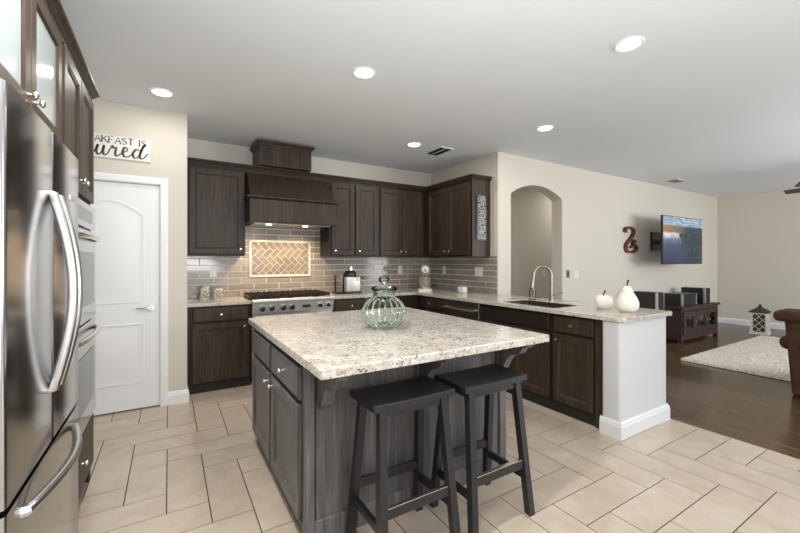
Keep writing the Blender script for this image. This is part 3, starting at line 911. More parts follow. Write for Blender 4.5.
def bow(p0, p1, out, par, r=0.015):
    n = 16
    P = [(p0[0], p0[1], p0[2])]
    for k in range(n+1):
        s_ = k/n
        o = out*math.sin(PI*s_)
        P.append((p0[0]+0.012+o, p0[1]+(p1[1]-p0[1])*s_, p0[2]+(p1[2]-p0[2])*s_))
    P.append(p1)
    B().tube(P, r, 12).build('handle', M['steel2'], par, smooth=True)
bow((FX-0.002, 1.735, 0.93), (FX-0.002, 1.735, 1.60), 0.052, dl)
bow((FX-0.002, 1.815, 0.93), (FX-0.002, 1.815, 1.60), 0.052, dr)
bow((FX-0.002, 1.445, 0.672), (FX-0.002, 2.08, 0.672), 0.048, df)
B().box(FX, FX+0.003, 2.05, 2.135, 1.625, 1.645).build('badge', M['nickel'], dr)

XL = -0.405
frL = ((XL-0.02, 0, 0), (0, 1, 0), (1, 0, 0))
LZ1 = 2.385
t = thing('fridge_cabinet', (-0.7, 1.78, 1.84), 'dark cabinet with glass doors above the refrigerator', 'cabinet')
cbx = B()
cbx.box(-1.045, XL-0.02, 1.30, 1.32, 1.85, LZ1).box(-1.045, XL-0.02, 2.225, 2.245, 1.85, LZ1).box(-1.045, XL-0.02, 1.32, 2.225, 1.85, 1.87).box(-1.045, XL-0.02, 1.32, 2.225, LZ1-0.02, LZ1).box(-1.045, -1.035, 1.32, 2.225, 1.87, LZ1-0.02)
cbx.build('body', M['cabin'], t)
def glassdoor(u0, u1, v0, v1, ku):
    dd = B(frL)
    def ring(i, wv): return [(u0+i, v0+i, wv), (u1-i, v0+i, wv), (u1-i, v1-i, wv), (u0+i, v1-i, wv)]
    dd.loft([ring(0.065, 0), ring(0, 0), ring(0, 0.017), ring(0.003, 0.02), ring(0.058, 0.02), ring(0.065, 0.013), ring(0.065, 0)], cap0=False, cap1=False)
    dd = dd.build('door', M['cab'], t)
    B(frL).box(u0+0.06, u1-0.06, v0+0.06, v1-0.06, 0.006, 0.010).build('glass_pane', M['frost'], dd)
    knob(frL, ku, v0+0.06, 0.02, dd)
glassdoor(1.335, 1.772, 1.87, LZ1-0.03, 1.735)
glassdoor(1.778, 2.215, 1.87, LZ1-0.03, 1.815)
# tall oven cabinet
t = thing('oven_cabinet', (-0.7, 2.655, 0), 'tall dark cabinet around the wall ovens beside the refrigerator', 'cabinet')
oc = B()
oc.box(-1.045, XL-0.02, 2.25, 2.30, 0.0, LZ1).box(-1.045, XL-0.02, 3.01, 3.06, 0.0, LZ1).box(-1.045, XL-0.02, 2.30, 3.01, 1.70, LZ1).box(-1.045, XL-0.02, 2.30, 3.01, 0.09, 0.44)
oc.build('body', M['cabin'], t)
B().box(-1.045, XL-0.05, 2.25, 3.06, 0, 0.09).build('toe_kick', M['toe'], t)
door_part(frL, 2.265, 2.650, 1.73, LZ1-0.03, t, knobuv=(2.61, 1.80))
door_part(frL, 2.660, 3.045, 1.73, LZ1-0.03, t, knobuv=(2.70, 1.80))
drawer_part(frL, 2.265, 3.045, 0.11, 0.43, t)
crown('trim_7', [(XL-0.001, 3.06), (XL-0.001, 1.29)][::-1] if False else [(-1.045, 3.06), (XL-0.02, 3.06), (XL-0.02, 1.29)][::-1][::-1] if False else [(XL-0.02, 1.29), (XL-0.02, 3.06), (-1.045, 3.06)], LZ1, 'dark crown moulding over the fridge and oven cabinets', rope=False)
# double wall oven
t = thing('double_oven', (-0.7, 2.655, 0.44), 'stainless double wall oven in the tall cabinet', 'oven')
B().box(-1.0, XL-0.02, 2.302, 3.008, 0.442, 1.698).build('body', M['steelside'], t)
def odoor(z0, z1, wz0, wz1, hz_):
    od = B(frL).box(2.29, 3.02, z0, z1, 0.0, 0.032, 0.004, 1).build('door', M['steel'], t)
    B(frL).box(2.38, 2.93, wz0, wz1, 0.030, 0.036, 0.002, 1).build('window', M['ovenglass'], od)
    P = [(2.33, hz_, 0.03)]+[(2.33+0.65*k/12, hz_, 0.040+0.03*math.sin(PI*k/12)**0.5) for k in range(13)]+[(2.98, hz_, 0.03)]
    B(frL).tube(P, 0.014, 10).build('handle', M['nickel'], od, smooth=True)
odoor(1.03, 1.545, 1.12, 1.42, 1.50)
odoor(0.45, 1.02, 0.56, 0.86, 0.965)
B(frL).box(2.29, 3.02, 1.555, 1.695, 0.0, 0.03, 0.003, 1).build('control_panel', M['steel'], t)
B(frL).box(2.42, 2.90, 1.59, 1.66, 0.029, 0.032).build('display', M['ovenglass'], t)

# ------------------------------------------------------------------ sign over the pantry door
t = thing('wall_sign', (-0.52, YD, 2.275), 'white wooden sign with breakfast lettering above the pantry door', 'sign')
sx0, sx1, sz0, sz1 = -0.93, -0.150, 2.285, 2.49
B().box(sx0, sx1, YD-0.016, YD-0.002, sz0, sz1, 0.002, 1).build('board', M['plastic'], t)
ink = mat('sign_ink', (0.075, 0.075, 0.08), 0.7)
def text_obj(body, size, loc, rot, m, parent, ext=0.0008, shear=0.0, offset=0.0, sx=1.0):
    cu = bpy.data.curves.new('txt', 'FONT'); cu.body = body; cu.size = size; cu.extrude = ext; cu.shear = shear; cu.offset = offset
    cu.align_x = 'RIGHT'
    tmp = bpy.data.objects.new('txt', cu); COL.objects.link(tmp)
    bpy.context.view_layer.update()
    me = bpy.data.meshes.new_from_object(tmp.evaluated_get(bpy.context.evaluated_depsgraph_get()))
    bpy.data.objects.remove(tmp)
    mw = Matrix.Translation(Vector(loc)) @ Matrix.Rotation(rot[2], 4, 'Z') @ Matrix.Rotation(rot[0], 4, 'X') @ Matrix.Diagonal((sx, 1, 1, 1))
    me.transform(Matrix.Translation(-ORG[parent.name]) @ mw)
    me.materials.append(m)
    o = bpy.data.objects.new('lettering', me); COL.objects.link(o); o.parent = parent
    ORG[o.name] = ORG[parent.name]
    return o
# serif capitals drawn as strokes
GL = {'B': [[(0, 0), (0, 1), (.4, 1), (.58, .9), (.58, .65), (.4, .53), (0, .53)], [(.4, .53), (.66, .42), (.66, .12), (.45, 0), (0, 0)]],
      'R': [[(0, 0), (0, 1), (.4, 1), (.6, .9), (.6, .62), (.4, .5), (0, .5)], [(.3, .5), (.68, 0)]],
      'E': [[(.58, 1), (0, 1), (0, 0), (.6, 0)], [(0, .52), (.42, .52)]], 'A': [[(0, 0), (.36, 1), (.72, 0)], [(.14, .36), (.58, .36)]],
      'K': [[(0, 0), (0, 1)], [(.62, 1), (0, .42)], [(.2, .58), (.68, 0)]], 'F': [[(.58, 1), (0, 1), (0, 0)], [(0, .52), (.42, .52)]],
      'S': [[(.52, .85), (.3, 1), (.06, .88), (.06, .66), (.3, .52), (.54, .38), (.56, .14), (.3, 0), (.02, .14)]],
      'T': [[(0, 1), (.7, 1)], [(.35, 1), (.35, 0)]], 'I': [[(.1, 0), (.1, 1)]]}
SER = {'B': [(0, 0), (0, 1)], 'R': [(0, 0), (.68, 0)], 'A': [(0, 0), (.72, 0)], 'K': [(0, 0), (0, 1), (.68, 0), (.62, 1)], 'F': [(0, 0)], 'T': [(.35, 0)], 'I': [(.1, 0), (.1, 1)], 'E': [], 'S': []}
ADV = {'B': .86, 'R': .86, 'E': .8, 'A': .86, 'K': .84, 'F': .76, 'S': .76, 'T': .84, 'I': .38, ' ': .55}
def strokes(paths, org, sc, wd, y, bb, closed=False):
    """flat ribbon lettering in the x-z plane; wd = width or function of slope"""
    for P in paths:
        Q = [Vector((org[0]+a*sc, 0, org[1]+b_*sc)) for a, b_ in P]
        L_, R_2 = [], []
        for i, q in enumerate(Q):
            d_ = (Q[min(i+1, len(Q)-1)]-Q[max(i-1, 0)]).normalized()
            nn = Vector((-d_.z, 0, d_.x))
            ww = wd(d_) if callable(wd) else wd
            L_.append(q+nn*ww); R_2.append(q-nn*ww)
        rings = []
        for a, b_ in zip(L_, R_2):
            rings.append([(a.x, y, a.z), (b_.x, y, b_.z), (b_.x, y-0.0015, b_.z), (a.x, y-0.0015, a.z)])
        bb.loft(rings)
word = 'BREAKFAST IS'
cap = 0.058
tot = sum(ADV[c_] for c_ in word)*cap
xx = sx1-0.022-tot
bb = B()
for c_ in word:
    if c_ != ' ':
        strokes(GL[c_], (xx, sz1-0.012-cap), cap, lambda d_: 0.0050 if abs(d_.z) > 0.5 and d_.x*d_.z <= 0.2 else 0.0032, YD-0.016, bb)
        for a, b_ in SER[c_]: strokes([[(a-.09, b_), (a+.09, b_)]], (xx, sz1-0.012-cap), cap, 0.0018, YD-0.016, bb)
    xx += ADV[c_]*cap
bb.build('lettering', ink, t)
def cat(P, n=6):   # smooth a polyline
    out = []
    for i in range(len(P)-1):
        p0 = P[max(i-1, 0)]; p1 = P[i]; p2 = P[i+1]; p3 = P[min(i+2, len(P)-1)]
        for k in range(n):
            s_ = k/n
            out.append(tuple(0.5*((2*b_)+(-a+c_)*s_+(2*a-5*b_+4*c_-d_)*s_**2+(-a+3*b_-3*c_+d_)*s_**3) for a, b_, c_, d_ in zip(p0, p1, p2, p3)))
    return out+[P[-1]]
scr = [cat([(-1.9, -.7), (-1.75, .1), (-1.6, .9), (-1.45, .6), (-1.5, .2), (-1.75, .15)]) if False else cat([(-2.1, -.75), (-1.92, .1), (-1.78, .85), (-1.72, .75), (-1.45, .95), (-1.28, .6), (-1.42, .15), (-1.72, .08), (-1.4, .12), (-1.12, .4)]),
       cat([(-.85, .85), (-1.1, .7), (-1.15, .25), (-.9, .02), (-.62, .2), (-.58, .65), (-.85, .85), (-.6, .62), (-.3, .72)]),
       cat([(-.3, .1), (-.1, .5), (.06, .95), (-.05, .35), (.06, .03), (.3, .2), (.52, .92), (.44, .3), (.56, .03), (.78, .2), (1.0, .7)]),
       cat([(1.0, .7), (1.14, .98), (1.2, .78), (1.42, .82), (1.36, .3), (1.46, .03), (1.7, .2), (1.95, .45)]),
       cat([(1.95, .45), (2.25, .62), (2.28, .88), (2.08, .9), (1.93, .5), (2.05, .08), (2.4, .12), (2.75, .45)]),
       cat([(3.3, .8), (3.0, .86), (2.75, .5), (2.82, .08), (3.1, .12), (3.35, .6), (3.6, 1.25), (3.7, 1.42), (3.5, 1.05), (3.3, .4), (3.36, .04), (3.6, .12), (3.95, .58)])]
bb = B()
for P in scr:
    strokes([P], (sx1-0.018-0.094*3.95, sz0+0.020), 0.094, lambda d_: 0.0095 if d_.z < -0.35 else 0.0050, YD-0.0161, bb)
bb.build('lettering', ink, t)

# ------------------------------------------------------------------ outlets, switches
def plate(name, c, axis, w_, h_, label, kind='outlet', m='plastic', group=None):
    t = thing(name, c, label, kind, group)
    if axis == 'y': fr = (c, (1, 0, 0), (0, -1, 0))
    else: fr = (c, (0, 1, 0), (-1, 0, 0))
    B(fr).box(-w_/2, w_/2, -h_/2, h_/2, 0, 0.006, 0.002, 1).build('cover_plate', M[m], t)
    n = max(1, round(w_/0.075))
    for k in range(n):
        u = (k-(n-1)/2)*0.047
        if kind == 'switch': B(fr).box(u-0.016, u+0.016, -0.033, 0.033, 0.006, 0.009, 0.001, 1).build('rocker', M['plastic' if m == 'plastic' else 'black'], t)
        else:
            for v_ in (-0.022, 0.022):
                so = B(fr).box(u-0.016, u+0.016, v_-0.014, v_+0.014, 0.006, 0.008, 0.001, 1).build('socket', M['plastic'], t)
                B(fr).box(u-0.007, u-0.005, v_-0.006, v_+0.004, 0.0078, 0.0084).box(u+0.005, u+0.007, v_-0.006, v_+0.004, 0.0078, 0.0084).build('slot', M['black'], so)
    return t
plate('wall_outlet', (0.447, YB-0.009, 1.235), 'y', 0.075, 0.118, 'white outlet on the backsplash left of the range')
plate('wall_outlet', (3.055, YB-0.009, 1.235), 'y', 0.075, 0.118, 'white outlet on the back wall near the corner, left of the stand mixer')
plate('wall_switch', (XW-0.009, 4.66, 1.23), 'x', 0.075, 0.118, 'white switch on the tiled side wall just right of the stand mixer', 'switch')
plate('wall_outlet', (XW-0.009, 3.895, 1.222), 'x', 0.16, 0.125, 'wide white double outlet on the tiled side wall under the black sign')
plate('wall_switch', (5.30, YT-0.002, 1.165), 'y', 0.115, 0.118, 'white switch plate on the wall right of the arch', 'switch')
plate('wall_switch', (5.10, YT-0.002, 1.178), 'y', 0.07, 0.115, 'small dark metal plate at the right edge of the arch', 'switch', 'dark')
plate('wall_switch', (6.08, 4.748, 1.135), 'y', 0.075, 0.118, 'pale switch on the hallway wall seen through the arch', 'switch')

# ------------------------------------------------------------------ counter things
def canister(c, r, hgt, label):
    t = thing('canister', (c[0], c[1], C0), label, 'canister', 'speckled canisters on the left counter')
    B().lathe([(r*0.97, 0), (r, 0.004), (r, hgt*0.80)], (c[0], c[1], C0), 24).build('body', M['mosaic'], t, smooth=True)
    B().lathe([(r*1.03, hgt*0.80), (r*1.03, hgt*0.90), (r*0.95, hgt*0.96), (0.004, hgt)], (c[0], c[1], C0), 24).build('lid', M['mosaic'], t, smooth=True)
m = mat('mosaic_stone', (0.5, 0.5, 0.5), 0.3)
N, L, _ = nodes(m)
vo = N.new('ShaderNodeTexVoronoi'); vo.inputs['Scale'].default_value = 90
L.new(coords(m), vo.inputs['Vector'])
setcol(m, ramp(m, vo.outputs['Color'], [(0.2, (0.10, 0.09, 0.08)), (0.5, (0.42, 0.39, 0.36)), (0.8, (0.74, 0.72, 0.68))]))
M['mosaic'] = m
canister((0.345, 4.83), 0.058, 0.155, 'taller grey speckled canister left of the range')
canister((0.478, 4.82), 0.058, 0.125, 'shorter grey speckled canister left of the range, nearer it')

# juicer / food processor
t = thing('food_processor', (2.08, 4.74, C0), 'grey and black food processor on the counter right of the range', 'appliance')
px, py = 2.06, 4.74
B().box(px-0.06, px+0.155, py-0.09, py+0.09, C0+0.018, C0+0.225, 0.02, 3).build('housing', M['rangesteel'], t, smooth=True)
B().box(px-0.195, px+0.165, py-0.10, py+0.10, C0, C0+0.022, 0.008, 2).build('base', M['black'], t, smooth=True)
B().lathe([(0.062, 0.024), (0.064, 0.05), (0.066, 0.235)], (px-0.125, py, C0), 24, cap1=False).build('pulp_cup', M['glass'], t, smooth=True)
B().lathe([(0.069, 0.232), (0.069, 0.246), (0.010, 0.250)], (px-0.125, py, C0), 24).build('cup_lid', M['dark'], t, smooth=True)
B().lathe([(0.085, 0.226), (0.085, 0.275), (0.060, 0.300), (0.045, 0.305)], (px+0.03, py, C0), 24).build('lid', M['black'], t, smooth=True)
B().lathe([(0.036, 0.300), (0.036, 0.345), (0.030, 0.35), (0.030, 0.362), (0.005, 0.364)], (px+0.04, py, C0), 20).build('pusher', M['steel2'], t, smooth=True)
B().box(px+0.155, px+0.172, py-0.03, py+0.03, C0+0.02, C0+0.24, 0.005).box(px+0.16, px+0.24, py-0.02, py+0.02, C0+0.195, C0+0.215, 0.006).build('spout', M['black'], t, smooth=True)
B().box(px+0.10, px+0.125, py-0.105, py-0.088, C0+0.165, C0+0.225, 0.004).build('switch', M['plastic'], t)

# stand mixer, seen head on
t = thing('stand_mixer', (3.24, 4.60, C0), 'cream stand mixer with a steel bowl in the counter corner', 'mixer')
mx, my = 3.20, 4.55
rot = Matrix.Rotation(-0.61, 3, 'Z')     # head towards the room
def mpt(a, b_, z): 
    v_ = rot @ Vector((a, b_, 0)); return (mx+v_.x*-1, my+v_.y*-1, C0+z)
mb = B()
mb.loft([[mpt(a, b_, z) for a, b_ in rpoly(-0.105+i, 0.105-i, -0.20+i, 0.13-i, 0.05, 5)] for i, z in ((0, 0), (0, 0.022), (0.012, 0.032))])
mb.build('foot', M['ceramic'], t, smooth=True)
mb = B()
mb.loft([[mpt(a, b_, z) for a, b_ in rpoly(-w2, w2, -0.19, -0.19+dp, 0.03, 4)] for w2, dp, z in ((0.055, 0.10, 0.03), (0.048, 0.085, 0.12), (0.05, 0.10, 0.24))])
mb.build('column', M['ceramic'], t, smooth=True)
mb = B()
rings = []
for k in range(13):
    s_ = k/12; yy = -0.20+0.36*s_
    rr = 0.070*math.sin(PI*(0.08+0.80*s_))**0.45
    rings.append([mpt(rr*math.cos(a), yy, 0.305+rr*0.95*math.sin(a)) for a in [2*PI*i/18 for i in range(18)]])
mb.loft(rings); mb.build('head', M['ceramic'], t, smooth=True)
mb = B(); mb.cyl(mpt(0, 0.155, 0.305), mpt(0, 0.178, 0.305), 0.026, 0.024, 18); mb.build('hub_cap', M['dark'], t, smooth=True)
mb = B(); mb.cyl(mpt(0, 0.075, 0.24), mpt(0, 0.075, 0.17), 0.03, 0.02, 14); mb.build('beater', M['steel2'], t, smooth=True)
bc = mpt(0, 0.07, 0)
B().lathe([(0.045, 0.032), (0.05, 0.045), (0.078, 0.07), (0.095, 0.12), (0.100, 0.205), (0.104, 0.21)], bc, 28, cap1=False).build('bowl', M['nickel'], t, smooth=True)

# white diffuser block with a thin stem
t = thing('diffuser_block', (3.42, 3.98, C0), 'small white block with a thin upright wire on the side counter', 'ornament')
B().box(3.38, 3.455, 3.915, 4.045, C0, C0+0.085, 0.012, 3).build('block', M['plastic'], t, smooth=True)
B().tube([(3.42, 3.975, C0+0.08), (3.42, 3.972, C0+0.16), (3.418, 3.965, C0+0.185), (3.415, 3.985, C0+0.215), (3.42, 4.0, C0+0.195), (3.42, 3.98, C0+0.178)], 0.004, 8).build('wire', M['nickel'], t, smooth=True)

# green glass jar on the island
jx, jy = 1.190, 2.155
t = thing('glass_jar', (jx, jy, C0), 'ribbed green glass jar with a lid on the island', 'jar')
prof = [(0.055, 0.0), (0.070, 0.004), (0.100, 0.020), (0.128, 0.050), (0.140, 0.090), (0.137, 0.125), (0.118, 0.165), (0.092, 0.190), (0.076, 0.200)]
inner = [(r-0.007, z+0.005 if z < 0.01 else z) for r, z in prof]
jb = B()
jb.lathe(prof, (jx, jy, C0), 96, lobes=16, amp=0.10, cap1=False)
jb.build('bowl', M['jarglass'], t, smooth=True)
jb = B()
jb.lathe([(0.076, 0.199), (0.072, 0.207), (0.070, 0.235), (0.078, 0.245), (0.078, 0.250), (0.072, 0.252)], (jx, jy, C0), 36, cap0=False, cap1=False)
jb.build('neck', M['jarglass'], t, smooth=True)
jb = B()
jb.lathe([(0.060, 0.246), (0.086, 0.252), (0.088, 0.260), (0.070, 0.268), (0.040, 0.276), (0.016, 0.281), (0.014, 0.290), (0.030, 0.300), (0.036, 0.316), (0.028, 0.332), (0.004, 0.338)], (jx, jy, C0), 36)
jb.build('lid', M['jarglass'], t, smooth=True)
jb = B().tube([(jx-0.075, jy+0.03, C0+0.235), (jx-0.098, jy+0.04, C0+0.238), (jx-0.112, jy+0.045, C0+0.22), (jx-0.104, jy+0.043, C0+0.195), (jx-0.09, jy+0.037, C0+0.188)], 0.006, 8)
jb.build('ear', M['jarglass'], t, smooth=True)

# ------------------------------------------------------------------ ceiling things
def can_light(x, y, label, watt=6, r=0.088):
    t = thing('ceiling_light', (x, y, ZC), label, 'light', 'recessed ceiling lights')
    B().lathe([(r, -0.0005), (r+0.002, -0.004), (r-0.006, -0.009), (r-0.018, -0.006)], (x, y, ZC), 32, cap0=False, cap1=False).build('trim_ring', M['white'], t, smooth=True)
    B().lathe([(r-0.016, -0.005), (0.002, -0.007)], (x, y, ZC), 32, cap0=False).build('lens', M['lamp'], t, smooth=True)
    ld = bpy.data.lights.new('can_lamp', 'AREA'); ld.shape = 'DISK'; ld.size = 0.13; ld.energy = watt; ld.color = (1.0, 0.96, 0.91)
    lo = bpy.data.objects.new('can_lamp', ld); COL.objects.link(lo); lo.location = (x, y, ZC-0.015)
can_light(-0.052, 3.77, 'recessed ceiling light above the pantry door, leftmost', 3)
can_light(1.254, 2.583, 'recessed ceiling light above the island')
can_light(2.55, 3.862, 'small recessed ceiling light next to the air vent')
can_light(3.428, 2.656, 'recessed ceiling light above the sink')
can_light(2.571, 1.342, 'large recessed ceiling light nearest the viewer on the right', 2.5)
def vent(x, y, w_, d_, label, n=9):
    t = thing('ceiling_vent', (x, y, ZC), label, 'vent')
    B().box(x-w_/2, x+w_/2, y-d_/2, y-d_/2+0.018, ZC-0.008, ZC).box(x-w_/2, x+w_/2, y+d_/2-0.018, y+d_/2, ZC-0.008, ZC).box(x-w_/2, x-w_/2+0.018, y-d_/2+0.018, y+d_/2-0.018, ZC-0.008, ZC).box(x+w_/2-0.018, x+w_/2, y-d_/2+0.018, y+d_/2-0.018, ZC-0.008, ZC).box(x-0.006, x+0.006, y-d_/2+0.018, y+d_/2-0.018, ZC-0.008, ZC).build('frame', M['ceil'], t)
    B().box(x-w_/2+0.01, x+w_/2-0.01, y-d_/2+0.01, y+d_/2-0.01, ZC-0.0015, ZC-0.0005).build('opening', M['vent_shade'], t)  # near-black sheet paints the shade behind the louvres
    for k in range(n):
        yy = y-d_/2+0.024+(d_-0.048)*k/(n-1)
        B().hexa([(x-w_/2+0.018, yy-0.004, ZC-0.002), (x+w_/2-0.018, yy-0.004, ZC-0.002), (x+w_/2-0.018, yy-0.001, ZC-0.002), (x-w_/2+0.018, yy-0.001, ZC-0.002),
                  (x-w_/2+0.018, yy+0.003, ZC-0.008), (x+w_/2-0.018, yy+0.003, ZC-0.008), (x+w_/2-0.018, yy+0.006, ZC-0.008), (x-w_/2+0.018, yy+0.006, ZC-0.008)]).build('louvre', M['dark'], t)
vent(2.98, 3.93, 0.22, 0.36, 'rectangular air vent in the kitchen ceiling')
vent(7.66, 3.2, 0.36, 0.20, 'air vent in the living room ceiling near the television wall', 7)

ld = bpy.data.lights.new('hall_fill', 'AREA'); ld.size = 0.4; ld.energy = 7; ld.color = (1.0, 0.95, 0.88)  # unseen light added to lift the dark hall behind the arch
lo = bpy.data.objects.new('hall_fill', ld); COL.objects.link(lo); lo.location = (6.6, 4.2, ZC-0.03)
# ceiling fan, mostly out of frame
fcx, fcy, fz = 8.30, 1.32, 2.47
t = thing('ceiling_fan', (fcx, fcy, ZC), 'dark ceiling fan whose blade tip enters at the right edge', 'ceiling fan')
B().lathe([(0.06, 0), (0.065, -0.03), (0.03, -0.06), (0.014, -0.065), (0.014, -0.22), (0.09, -0.24), (0.12, -0.27), (0.12, -0.34), (0.08, -0.38), (0.01, -0.39)], (fcx, fcy, ZC), 28).build('motor', M['dark'], t, smooth=True)
fanwood = wood('fan_wood', (0.05, 0.034, 0.022), (0.09, 0.06, 0.04), (6, 6, 6))
a0_ = math.atan2(1.99-fcy, 8.47-fcx)
for k in range(5):
    a = a0_+2*PI*k/5
    u = Vector((math.cos(a), math.sin(a), 0)); vv = Vector((-math.sin(a), math.cos(a), 0))
    O = Vector((fcx, fcy, fz))
    bl = B()
    def sec(d_, hw_): return [O+u*d_-vv*hw_+Vector((0, 0, -0.022)), O+u*d_+vv*hw_+Vector((0, 0, 0.022)), O+u*d_+vv*hw_+Vector((0, 0, 0.029)), O+u*d_-vv*hw_+Vector((0, 0, -0.015))]
    bl.loft([sec(0.20, 0.045), sec(0.26, 0.06), sec(0.62, 0.07), sec(0.68, 0.062), sec(0.70, 0.03)])
    blo = bl.build('blade', fanwood, t)
    B().tube([O+u*0.09+Vector((0, 0, 0.0)), O+u*0.16+Vector((0, 0, 0.01)), O+u*0.28+Vector((0, 0, 0.012))], 0.010, 8).build('bracket', M['dark'], blo, smooth=True)

# ------------------------------------------------------------------ living room
# television
TX0, TX1, TZ0, TZ1, TY = 6.93, 8.395, 1.315, 2.13, 3.08
t = thing('television', (7.66, YT, 1.72), 'flat television showing a lake landscape, on a wall arm', 'television')
B().box(TX0, TX1, TY, TY+0.035, TZ0, TZ1, 0.004, 1).box(TX0+0.25, TX1-0.25, TY+0.03, TY+0.065, TZ0+0.06, TZ1-0.2, 0.01).build('housing', M['black'], t)
sc = B(); sc.box(TX0+0.010, TX1-0.010, TY-0.002, TY+0.001, TZ0+0.014, TZ1-0.010)
tv = bpy.data.materials.new('screen_landscape'); tv.use_nodes = True
b = tv.node_tree.nodes['Principled BSDF']
b.inputs['Base Color'].default_value = (0.01, 0.01, 0.01, 1); b.inputs['Roughness'].default_value = 0.3; b.inputs['Specular IOR Level'].default_value = 0.15
mm = tv
gv = coords(tv, (1/(TX1-TX0), 1, 1/(TZ1-TZ0)))       # object space, origin at the screen centre
N, L, _ = nodes(tv)
sep = N.new('ShaderNodeSeparateXYZ'); L.new(gv, sep.inputs[0])
def mth(op, a, b_=0.0, clampv=False):
    q = N.new('ShaderNodeMath'); q.operation = op; q.use_clamp = clampv
    for s_, vv in ((q.inputs[0], a), (q.inputs[1], b_)):
        if isinstance(vv, (int, float)): s_.default_value = vv
        else: L.new(vv, s_)
    return q.outputs[0]
U_, V_ = sep.outputs['X'], sep.outputs['Z']
nz = noise(tv, gv, 6, 5, 0.65)
nf = noise(tv, gv, 28, 5, 0.75)
nzc = mth('SUBTRACT', nz, 0.5)
# sky band at the top, hills under it, lake, forest at the lower right
cl = N.new('ShaderNodeMapping'); cl.inputs['Scale'].default_value = (2.5, 1, 9); cl.inputs['Rotation'].default_value = (0, 0.25, 0); L.new(gv, cl.inputs[0])
sky = ramp(tv, noise(tv, cl.outputs[0], 2.2, 5, 0.6), [(0.35, (0.10, 0.22, 0.42)), (0.52, (0.35, 0.47, 0.60)), (0.66, (0.85, 0.85, 0.82))])
hill = ramp(tv, mth('ADD', U_, mth('MULTIPLY', nzc, 0.3)), [(0.0, (0.42, 0.24, 0.10)), (0.35, (0.22, 0.15, 0.10)), (0.62, (0.03, 0.055, 0.09))])
N_h = mth('ADD', U_, 0.5)
L.new(mth('ADD', N_h, mth('MULTIPLY', nzc, 0.3)), hill.node.inputs[0])
lake = ramp(tv, mth('ADD', mth('ADD', V_, 0.5), mth('MULTIPLY', nzc, 0.25)), [(0.0, (0.022, 0.032, 0.075)), (0.42, (0.075, 0.095, 0.175)), (0.53, (0.18, 0.21, 0.30)), (0.61, (0.75, 0.77, 0.80))])
forest = ramp(tv, nf, [(0.42, (0.006, 0.016, 0.024)), (0.55, (0.03, 0.06, 0.07)), (0.66, (0.20, 0.26, 0.22))])
fm = mth('MULTIPLY', mth('ADD', mth('ADD', mth('SUBTRACT', U_, -0.11), mth('MULTIPLY', V_, 0.45)), mth('MULTIPLY', nzc, 0.75)), 14.0, True)
c1 = mixc(tv, fm, lake, forest)
hm = mth('MULTIPLY', mth('SUBTRACT', mth('ADD', V_, mth('MULTIPLY', nzc, 0.16)), 0.13), 22.0, True)
c2 = mixc(tv, hm, c1, hill)
sm_ = mth('MULTIPLY', mth('SUBTRACT', mth('ADD', V_, mth('MULTIPLY', nzc, 0.05)), 0.285), 22.0, True)
c3 = mixc(tv, sm_, c2, sky)
L.new(c3, b.inputs['Emission Color']); b.inputs['Emission Strength'].default_value = 0.72
# screen mesh is centred on the television root
so = sc.build('screen', tv, t)
B().box(7.52, 7.86, YT-0.03, YT-0.001, 1.56, 1.90, 0.004, 1).build('wall_plate', M['black'], t)
B().box(7.60, 7.64, TY+0.05, YT-0.02, 1.68, 1.74).box(7.72, 7.76, TY+0.05, YT-0.02, 1.68, 1.74).build('wall_arm', M['black'], t)
ORG_tv = ORG[t.name]

# rustic ampersand on the wall
t = thing('wall_ampersand', (6.82, YT, 1.735), 'rusty red metal ampersand on the wall left of the television', 'wall decor')
rust = mat('rusty_red_metal', (0.16, 0.05, 0.035), 0.6, 0.3)
v = coords(rust); setcol(rust, ramp(rust, noise(rust, v, 18, 5), [(0.35, (0.04, 0.025, 0.017)), (0.5, (0.15, 0.034, 0.024)), (0.68, (0.22, 0.11, 0.06))]))
amp = cat([(-.48, .58), (-.41, .87), (-.11, .99), (.22, .84), (.26, .54), (0, .1), (-.33, -.31), (-.41, -.61), (-.3, -.92), (.07, -.99), (.41, -.87), (.54, -.61), (.35, -.42)], 7)
amp2 = cat([(-.11, -.03), (.19, 0), (.39, -.13), (.19, -.24), (.22, -.46), (-.02, -.61)], 5)
bb = B()
def ribbon(P, wd, y0_, y1_):
    Q = [Vector((6.80+a*0.36, 0, 1.735+b_*0.215)) for a, b_ in P]
    rings = []
    for i, q in enumerate(Q):
        d_ = (Q[min(i+1, len(Q)-1)]-Q[max(i-1, 0)]).normalized(); nn = Vector((-d_.z, 0, d_.x))
        ww = wd*(0.7+0.9*abs(d_.z))
        a, b_ = q+nn*ww, q-nn*ww
        rings.append([(a.x, y0_, a.z), (b_.x, y0_, b_.z), (b_.x, y1_, b_.z), (a.x, y1_, a.z)])
    bb.loft(rings)
ribbon(amp, 0.021, YT-0.002, YT-0.045); ribbon(amp2, 0.017, YT-0.002, YT-0.043)
bb.build('letter_form', rust, t)

